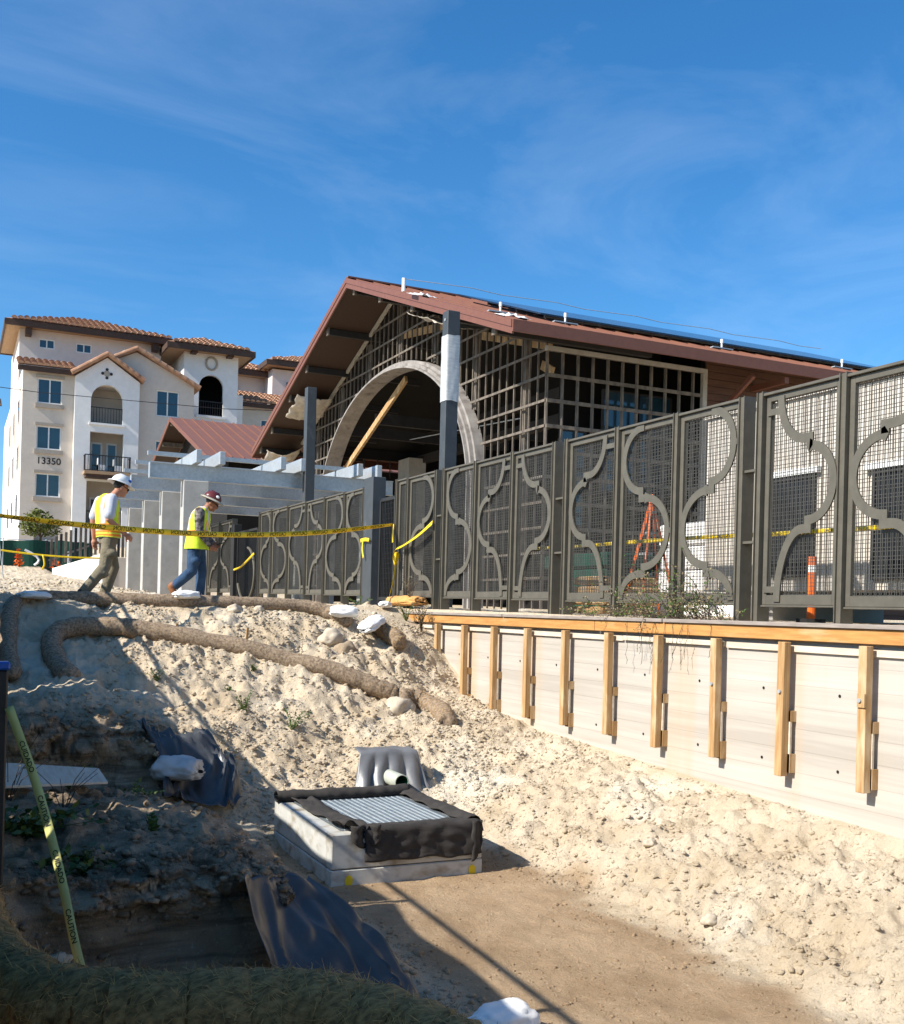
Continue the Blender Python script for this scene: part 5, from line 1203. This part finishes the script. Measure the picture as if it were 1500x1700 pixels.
def hand(fg, m, w_, dirn, palm, curl=.5):
    """wrist w_, unit direction of the hand, unit palm normal (local)"""
    d, pn = Vector(dirn).normalized(), Vector(palm).normalized(); sd = d.cross(pn).normalized(); w_ = Vector(w_)
    m.ell(fg(w_+d*.045), .045, .045, .045, 10, 7)
    m.tube([fg(w_), fg(w_+d*.09)], [.026, .040], 8)
    for k, (o, l) in enumerate(((-.03, .072), (-.01, .082), (.01, .078), (.03, .060))):
        a = w_+d*.085+sd*o; b = a+(d*(1-curl*.4)+pn*curl*.5).normalized()*l*.55; c = b+(d*(1-curl)+pn*curl).normalized()*l*.5
        m.tube([fg(a), fg(b), fg(c)], [.0105, .0098, .008], 6)
    a = w_+d*.03-sd*.035; b = a+(d*.6-sd*.5+pn*.4).normalized()*.045; c = b+(d*.9+pn*.4).normalized()*.035
    m.tube([fg(a), fg(b), fg(c)], [.013, .012, .009], 6)
def hard_hat(fg, c, tilt, shell, brim, parent, mark=None):
    rot = fg.rot() @ Matrix.Rotation(R(tilt), 3, 'Y'); c = Vector(c)
    def W(p): return fg(c)+rot @ Vector(p)
    m = MB(); n = 28; rings = []
    for k in range(9):
        ph = math.pi/2*k/8; r = math.cos(ph); rings.append([(.138*r*math.cos(2*math.pi*i/n)*(1.0), .112*r*math.sin(2*math.pi*i/n), .125*math.sin(ph)) for i in range(n)])
    vs = [W(p) for r in rings for p in r]; m.add(vs, [(k*n+i, k*n+(i+1) % n, (k+1)*n+(i+1) % n, (k+1)*n+i) for k in range(8) for i in range(n)])
    h = m.build('hard_hat', shell, parent, True); solid(h, .006)
    m = MB(); vs = []
    for r0, z in ((.97, .004), (1.2, -.006), (1.42, -.02), (1.44, -.026)):
        vs += [W((.138*r0*math.cos(2*math.pi*i/n)+(.012 if r0 > 1.1 else 0), .115*r0*math.sin(2*math.pi*i/n)*1.02, z)) for i in range(n)]
    m.add(vs, [(k*n+i, k*n+(i+1) % n, (k+1)*n+(i+1) % n, (k+1)*n+i) for k in range(3) for i in range(n)])
    solid(m.build('brim', brim, h, True), .006)
    m = MB(); m.beam(W((-.12, 0, .045)), W((-.05, 0, .122)), .02, .012); m.beam(W((-.05, 0, .122)), W((.06, 0, .122)), .02, .012); m.beam(W((.06, 0, .122)), W((.125, 0, .05)), .02, .012); m.build('ridge', shell, h)
    if mark:
        q = [W((.075+.035*math.cos(a), -.098+.012*abs(math.cos(a))-.004, .055+.028*math.sin(a))) for a in [2*math.pi*i/7 for i in range(7)]]
        m = MB(); m.ell(W((.072, -.089, .058)), .03, .014, .022, 8, 5, rot); m.build('sticker', mark, h)
def head(fg, m, c, tilt):
    rot = fg.rot() @ Matrix.Rotation(R(tilt), 3, 'Y'); C_ = fg(c)
    def W(p): return C_+rot @ Vector(p)
    m.ell(W((-.008, 0, .02)), .098, .076, .105, 18, 12, rot)
    m.ell(W((.035, 0, -.055)), .062, .055, .062, 14, 10, rot)          # jaw
    m.ell(W((.098, 0, -.018)), .020, .014, .026, 8, 6, rot)            # nose
    m.ell(W((.082, 0, -.062)), .016, .026, .012, 8, 6, rot)            # mouth
    m.ell(W((.078, 0, -.092)), .022, .025, .018, 8, 6, rot)            # chin
    for sg in (-1, 1): m.ell(W((-.012, sg*.078, -.010)), .026, .010, .036, 8, 6, rot)
    return W, rot
def vest(fg, rings, parent, stripes):
    """rings: (centre, rx, ry) from hem to shoulder; coloured by height and angle"""
    n = 56; K = 60; zs = [r[0][2] for r in rings]; m = MB(); cols = []
    for k in range(K+1):
        z = zs[0]+(zs[-1]-zs[0])*k/K
        cx, cy, rx, ry = [np.interp(z, zs, [q(r) for r in rings]) for q in (lambda r: r[0][0], lambda r: r[0][1], lambda r: r[1], lambda r: r[2])]
        for i in range(n):
            a = 2*math.pi*i/n; wv = 1+.02*nz3(math.cos(a)*2, math.sin(a)*2, z*7)+.018*math.sin(a*5+z*11)*(1-k/K)
            y = math.copysign(abs(math.sin(a))**.85, math.sin(a))
            m.v.append(tuple(fg((cx+rx*wv*math.cos(a), cy+ry*wv*y, z+.01*nz3(a, z*3, 2)*(k < 3)))))
            cols.append(stripes(z, cx*0+rx*math.cos(a), ry*y))
    for k in range(K):
        for i in range(n): m.f.append((k*n+i, k*n+(i+1) % n, (k+1)*n+(i+1) % n, (k+1)*n+i)); m.m.append(0)
    o = m.build('vest', 'vest', parent, True)
    ca_ = o.data.color_attributes.new('cloth', 'FLOAT_COLOR', 'POINT'); ca_.data.foreach_set('color', np.array([(*c, 1) for c in cols], np.float32).ravel())
    return solid(o, .006)
LIME, SILV, ORNG = (.62, .80, .03), (.62, .63, .62), (.85, .25, .02)
LIME2 = (.66, .80, .07)
def stripes1(z, x, y):
    for a, b, c in ((.955, .98, ORNG), (.98, 1.045, SILV), (1.045, 1.07, ORNG), (.90, .93, ORNG)):
        if a <= z < b: return c
    ay = abs(y)
    if z > 1.05 and .07 < ay < .165: return SILV if .088 < ay < .147 else ORNG
    return LIME if z > .99 else LIME2
def stripes2(z, x, y):
    for a, b, c in ((.99, 1.02, ORNG), (1.02, 1.07, SILV), (1.07, 1.09, ORNG)):
        if a <= z < b: return c
    ay = abs(y)
    if z > 1.08 and .075 < ay < .14: return SILV if .09 < ay < .128 else ORNG
    return LIME
def worker1():
    fg = Fig((1.95, 15.45, hz(1.95, 15.45)+.01), 42)
    m = MB()
    fg.torso(m, [((0, 0, .80), .09, .13), ((0, 0, .95), .10, .145), ((-.02, 0, 1.15), .09, .13), ((-.03, 0, 1.32), .10, .165), ((-.03, 0, 1.42), .075, .16), ((0, 0, 1.46), .05, .07)])
    fg.limb(m, [(.01, 0, 1.42), (.11, 0, 1.53)], [.062, .056])
    W, rot = head(fg, m, (.17, 0, 1.595), 22)
    fg.limb(m, [(-.05, -.20, 1.40), (-.11, -.245, 1.12), (.14, -.235, .935)], [.056, .043, .029]); hand(fg, m, (.14, -.235, .935), (.85, .05, -.55), (.1, .9, -.2), .7)
    fg.limb(m, [(-.05, .20, 1.40), (-.12, .25, 1.12), (-.10, .25, .87)], [.056, .043, .029]); hand(fg, m, (-.10, .25, .87), (.12, 0, -1), (0, -1, 0), .45)
    fg.limb(m, [(-.02, -.095, .86), (-.10, -.10, .45), (-.40, -.10, .09)], [.085, .058, .04]); fg.limb(m, [(.02, .095, .86), (.13, .10, .47), (0, .10, .08)], [.085, .058, .04])
    body = remesh(m.build('person', 'skin'), .010, 3)
    put(body, 'worker in white hard hat, lime vest and khaki trousers walking behind the tape', 'person')
    m = MB(); fg.torso(m, [((0, 0, .80), .115, .16), ((.0, 0, .90), .125, .165), ((0, 0, .97), .12, .16)])
    fg.limb(m, [(-.02, -.09, .86), (-.09, -.10, .47), (-.37, -.10, .13)], [.105, .084, .072]); fg.limb(m, [(.02, .09, .86), (.13, .10, .48), (.01, .10, .12)], [.105, .084, .074])
    for p, r in (((-.12, -.11, .38), .086), ((-.02, -.16, .66), .085), ((.08, .10, .36), .085)): m.ell(fg(p), r, r, r*.8, 10, 7)
    remesh(m.build('trousers', 'khaki', body), .013, 2)
    m = MB(); fg.torso(m, [((0, 0, .88), .135, .18), ((-.01, 0, 1.0), .125, .165), ((-.02, 0, 1.15), .12, .165), ((-.03, 0, 1.32), .128, .19), ((-.03, 0, 1.42), .10, .185), ((0, 0, 1.485), .062, .085)])
    fg.limb(m, [(-.05, -.19, 1.40), (-.10, -.245, 1.19)], [.080, .078]); fg.limb(m, [(-.05, .19, 1.40), (-.10, .25, 1.19)], [.080, .078])
    remesh(m.build('shirt', 'shirt', body), .013, 2)
    vest(fg, [((0, 0, .885), .150, .205), ((-.01, 0, 1.0), .148, .192), ((-.02, 0, 1.15), .145, .19), ((-.03, 0, 1.30), .150, .212), ((-.03, 0, 1.39), .135, .215), ((-.025, 0, 1.45), .105, .17), ((.0, 0, 1.495), .072, .10)], body, stripes1)
    for (f, l, z, a) in ((-.40, -.10, .045, -35), (.03, .10, .045, 0)):
        m = MB(); r3 = fg.rot() @ Matrix.Rotation(R(-a), 3, 'Y'); c = fg((f, l, z))
        m.ell(c+r3 @ Vector((.05, 0, -.005)), .15, .052, .048, 14, 9, r3); m.ell(c+r3 @ Vector((-.04, 0, .045)), .065, .052, .075, 12, 8, r3); remesh(m.build('boot', 'boot_d', body), .012, 2)
    m = MB(); m.ell(W((-.035, 0, .03)), .088, .082, .088, 14, 10, rot); m.build('hair', 'hair', body, True)
    m = MB(); m.beam(W((.088, -.055, .012)), W((.088, .055, .012)), .012, .03); m.beam(W((.085, -.058, .016)), W((-.01, -.082, .016)), .005, .008); m.beam(W((.085, .058, .016)), W((-.01, .082, .016)), .005, .008); m.build('safety_glasses', 'ink', body)
    hard_hat(fg, (.165, 0, 1.665), 20, 'hat_w', 'hat_w', body, 'bluemark')
def worker2():
    fg = Fig((3.40, 16.55, hz(3.40, 16.55)+.01), 8)
    m = MB()
    fg.torso(m, [((0, 0, .80), .10, .13), ((0, 0, .95), .10, .145), ((.02, 0, 1.12), .10, .135), ((.04, 0, 1.28), .105, .165), ((.06, 0, 1.38), .075, .155), ((.10, 0, 1.43), .05, .07)])
    fg.limb(m, [(.08, 0, 1.39), (.17, 0, 1.48)], [.062, .056])
    W, rot = head(fg, m, (.225, 0, 1.525), 34)
    fg.limb(m, [(.05, -.20, 1.36), (.06, -.245, 1.07), (.22, -.16, .86)], [.056, .043, .029]); hand(fg, m, (.22, -.16, .86), (.7, .25, -.45), (-.2, .9, .2), .75)
    fg.limb(m, [(.05, .20, 1.36), (.06, .235, 1.08), (.24, .10, .90)], [.056, .043, .029]); hand(fg, m, (.24, .10, .90), (.8, -.3, -.3), (-.2, -.9, .2), .7)
    fg.limb(m, [(.02, .095, .86), (.07, .10, .46), (.05, .10, .08)], [.088, .06, .042]); fg.limb(m, [(-.02, -.095, .86), (-.06, -.10, .45), (-.31, -.10, .22)], [.088, .06, .042])
    body = remesh(m.build('person', 'skin2'), .010, 3)
    put(body, 'worker in maroon hard hat, lime vest and jeans bowed over something in hand', 'person')
    m = MB(); fg.torso(m, [((0, 0, .80), .12, .16), ((0, 0, .90), .13, .165), ((0, 0, .96), .125, .16)])
    fg.limb(m, [(.02, .09, .86), (.07, .10, .47), (.06, .10, .10)], [.108, .085, .072]); fg.limb(m, [(-.02, -.09, .86), (-.05, -.10, .46), (-.28, -.10, .245)], [.108, .085, .074])
    for p, r in (((.0, -.13, .62), .09), ((-.10, -.11, .42), .082)): m.ell(fg(p), r, r, r*.8, 10, 7)
    remesh(m.build('jeans', 'denim', body), .013, 2)
    m = MB(); fg.torso(m, [((0, 0, .90), .14, .175), ((.01, 0, 1.0), .135, .165), ((.02, 0, 1.12), .13, .165), ((.04, 0, 1.28), .135, .19), ((.06, 0, 1.38), .105, .185), ((.09, 0, 1.45), .066, .085)])
    fg.limb(m, [(.05, -.19, 1.36), (.06, -.245, 1.07), (.21, -.165, .88)], [.084, .066, .048]); fg.limb(m, [(.05, .19, 1.36), (.06, .235, 1.08), (.23, .105, .92)], [.084, .066, .048])
    remesh(m.build('jacket', 'camo', body), .013, 2)
    vest(fg, [((0, 0, .80), .185, .215), ((.005, 0, .95), .165, .198), ((.02, 0, 1.12), .158, .192), ((.04, 0, 1.27), .160, .212), ((.055, 0, 1.36), .14, .21), ((.07, 0, 1.42), .108, .165), ((.09, 0, 1.46), .076, .10)], body, stripes2)
    for (f, l, z, a) in ((.07, .10, .045, 0), (-.34, -.10, .17, -52)):
        m = MB(); r3 = fg.rot() @ Matrix.Rotation(R(-a), 3, 'Y'); c = fg((f, l, z))
        m.ell(c+r3 @ Vector((.05, 0, -.005)), .15, .052, .048, 14, 9, r3); m.ell(c+r3 @ Vector((-.04, 0, .045)), .065, .052, .075, 12, 8, r3); remesh(m.build('boot', 'boot_b', body), .012, 2)
    m = MB(); m.ell(W((-.035, 0, .03)), .088, .082, .088, 14, 10, rot); m.build('hair', 'hair', body, True)
    m = MB(); m.beam(W((.088, -.055, .012)), W((.088, .055, .012)), .012, .032); m.beam(W((.085, -.058, .016)), W((-.01, -.082, .016)), .006, .01); m.beam(W((.085, .058, .016)), W((-.01, .082, .016)), .006, .01); m.build('safety_glasses', 'ink', body)
    hard_hat(fg, (.22, 0, 1.592), 24, 'hat_m', 'hat_brim', body, 'hat_w')
    ph = fg((.37, -.03, .90)); o = MB().beam(ph-fg.F*.06+Vector((0, 0, -.02)), ph+fg.F*.08+Vector((0, 0, .03)), .075, .012).build('phone', 'ink'); put(bevel(o, .003), 'dark phone held in the hands of the worker in jeans', 'phone')
worker1(); worker2()

# ------------------------------------------------------------------ weeds and vine
def weed(s, t, h, n, spread, label, m='leaf', leaf=.03, per=14, seed=0, z=None, name='weed'):
    rr = random.Random(seed); z = hz(s, t) if z is None else z
    r = thing(name, (s, t, z), label, 'plant'); st_ = MB(); lf = MB()
    for k in range(n):
        a = rr.uniform(0, 6.28); sp = spread*rr.uniform(.3, 1); hh = h*rr.uniform(.5, 1)
        P = [Vector((s, t, z-.02)), Vector((s+sp*.35*math.cos(a), t+sp*.35*math.sin(a), z+hh*.55)), Vector((s+sp*math.cos(a), t+sp*math.sin(a), z+hh))]
        st_.tube(P, [.004, .003, .0015], 5)
        for j in range(per):
            u = rr.uniform(.15, 1); p = P[0].lerp(P[1], u*2) if u < .5 else P[1].lerp(P[2], u*2-1)
            d = Vector((rr.uniform(-1, 1), rr.uniform(-1, 1), rr.uniform(-.3, .8))).normalized(); b = d.cross(Vector((rr.uniform(-1, 1), rr.uniform(-1, 1), 1))).normalized(); L_ = leaf*rr.uniform(.6, 1.4)
            lf.add([p, p+d*L_*.5+b*L_*.28, p+d*L_, p+d*L_*.5-b*L_*.28], [(0, 1, 2, 3)])
    st_.build('stem', 'bark' if m == 'dryleaf' else m, r); lf.build('leaves', m, r); return r
weed(3.05, 12.0, .30, 12, .16, 'bushy green weed on the sunlit slope', seed=1, per=16)
weed(3.55, 11.75, .24, 12, .24, 'wide low green weed to the wall side of the bushy one', seed=2, per=16)
weed(3.05, 12.75, .09, 8, .10, 'small tuft of green weed high on the sunlit slope', seed=3)
weed(2.2, 12.75, .16, 8, .12, 'small dark weed in the shade below the lower wattle', seed=4)
weed(3.45, 13.1, .08, 6, .08, 'tiny green sprout just below the lower wattle', seed=5)
weed(1.55, 9.95, .16, 10, .25, 'dark green weed in the shaded hollow', seed=6, leaf=.045)
weed(.95, 9.7, .18, 12, .28, 'leafy weed at the foot of the shaded earth face', seed=7, leaf=.05)
weed(.45, 6.9, .20, 22, .45, 'broad mat of dark leaves at the foot of the barrier post', seed=8, leaf=.06, per=22)
weed(.7, 6.3, .14, 16, .35, 'low leafy ground plant beside the hanging tape', seed=9, leaf=.055, per=18)
weed(1.2, 7.0, .14, 5, .06, 'single bright green sprout on the shaded mound', seed=10, leaf=.06, per=8)
weed(.4, 8.3, .55, 10, .3, 'bare brown twiggy weed by the plywood offcut', 'dryleaf', .025, 4, seed=11)
weed(.75, 8.0, .40, 7, .3, 'dry stalks sticking up over the plywood offcut', 'dryleaf', .02, 3, seed=12)
weed(6.80, 16.05, .55, 16, .14, 'tall dry grass tuft in front of the taped fence panel', 'dryleaf', .02, 22, seed=13)
weed(6.45, 15.35, .34, 16, .22, 'green and dry weed at the end of the wall cap', seed=14, leaf=.025)
weed(6.45, 14.75, .5, 18, .18, 'grey green weed growing up against the end of the concrete wall', 'dryleaf', .03, 20, seed=15)
weed(6.6, 17.9, .25, 14, .4, 'low green weeds at the foot of the thick gate post', seed=16, leaf=.03)
vn = thing('climbing_vine', (6.95, 9.9, 0), 'straggling vine with small leaves sprawling along the foot of the fence', 'plant')
rr = random.Random(5); st_ = MB(); lf = MB(); lf2 = MB()
for k in range(110):
    y = rr.choice((rr.gauss(9.5, .45), rr.gauss(8.9, .3), rr.uniform(8.2, 11.6))); p = Vector((6.97+rr.uniform(-.05, .05), y, -.02)); d = Vector((rr.uniform(-.35, .05), rr.uniform(-1, 1), rr.uniform(.3, 1.3))).normalized(); P = [p.copy()]
    L_ = rr.uniform(.25, .75)*(1.15 if abs(y-9.3) < .7 else .7)
    for j in range(8): d = (d+Vector((rr.uniform(-.25, .12), rr.uniform(-.4, .4), rr.uniform(-.38, .16)))).normalized(); p = p+d*L_/8; p.x = min(p.x, 7.0); P.append(p.copy())
    st_.tube(P, [.004]*4+[.0025]*5, 4)
    for j in range(18):
        q = rr.choice(P[2:])+Vector((rr.uniform(-.03, .03), rr.uniform(-.03, .03), rr.uniform(-.03, .03))); dd = Vector((rr.uniform(-1, 1), rr.uniform(-1, 1), rr.uniform(-.5, .8))).normalized(); b = dd.cross(Vector((1, .3, .2))).normalized(); l = rr.uniform(.016, .038)
        (lf if rr.random() < .6 else lf2).add([q, q+dd*l*.5+b*l*.3, q+dd*l, q+dd*l*.5-b*l*.3], [(0, 1, 2, 3)])
for k in range(14):
    y = rr.gauss(8.9, .45); P = [Vector((6.60, y, -.02))]
    for j in range(7): P.append(P[-1]+Vector((rr.uniform(-.015, .01), rr.uniform(-.03, .03), -rr.uniform(.03, .09))))
    st_.tube(P, .0025, 4)
    for j in range(7): q = rr.choice(P); l = .018; dd = Vector((rr.uniform(-1, .2), rr.uniform(-1, 1), -.5)).normalized(); b = dd.cross(Vector((0, 0, 1))).normalized(); lf.add([q, q+dd*l*.5+b*l*.3, q+dd*l, q+dd*l*.5-b*l*.3], [(0, 1, 2, 3)])
for nm, q, mt in (('stems', st_, 'bark'), ('leaves', lf, 'leaf'), ('dry_leaves', lf2, 'dryleaf')): put(q.build(nm, mt, vn), kind='stuff')
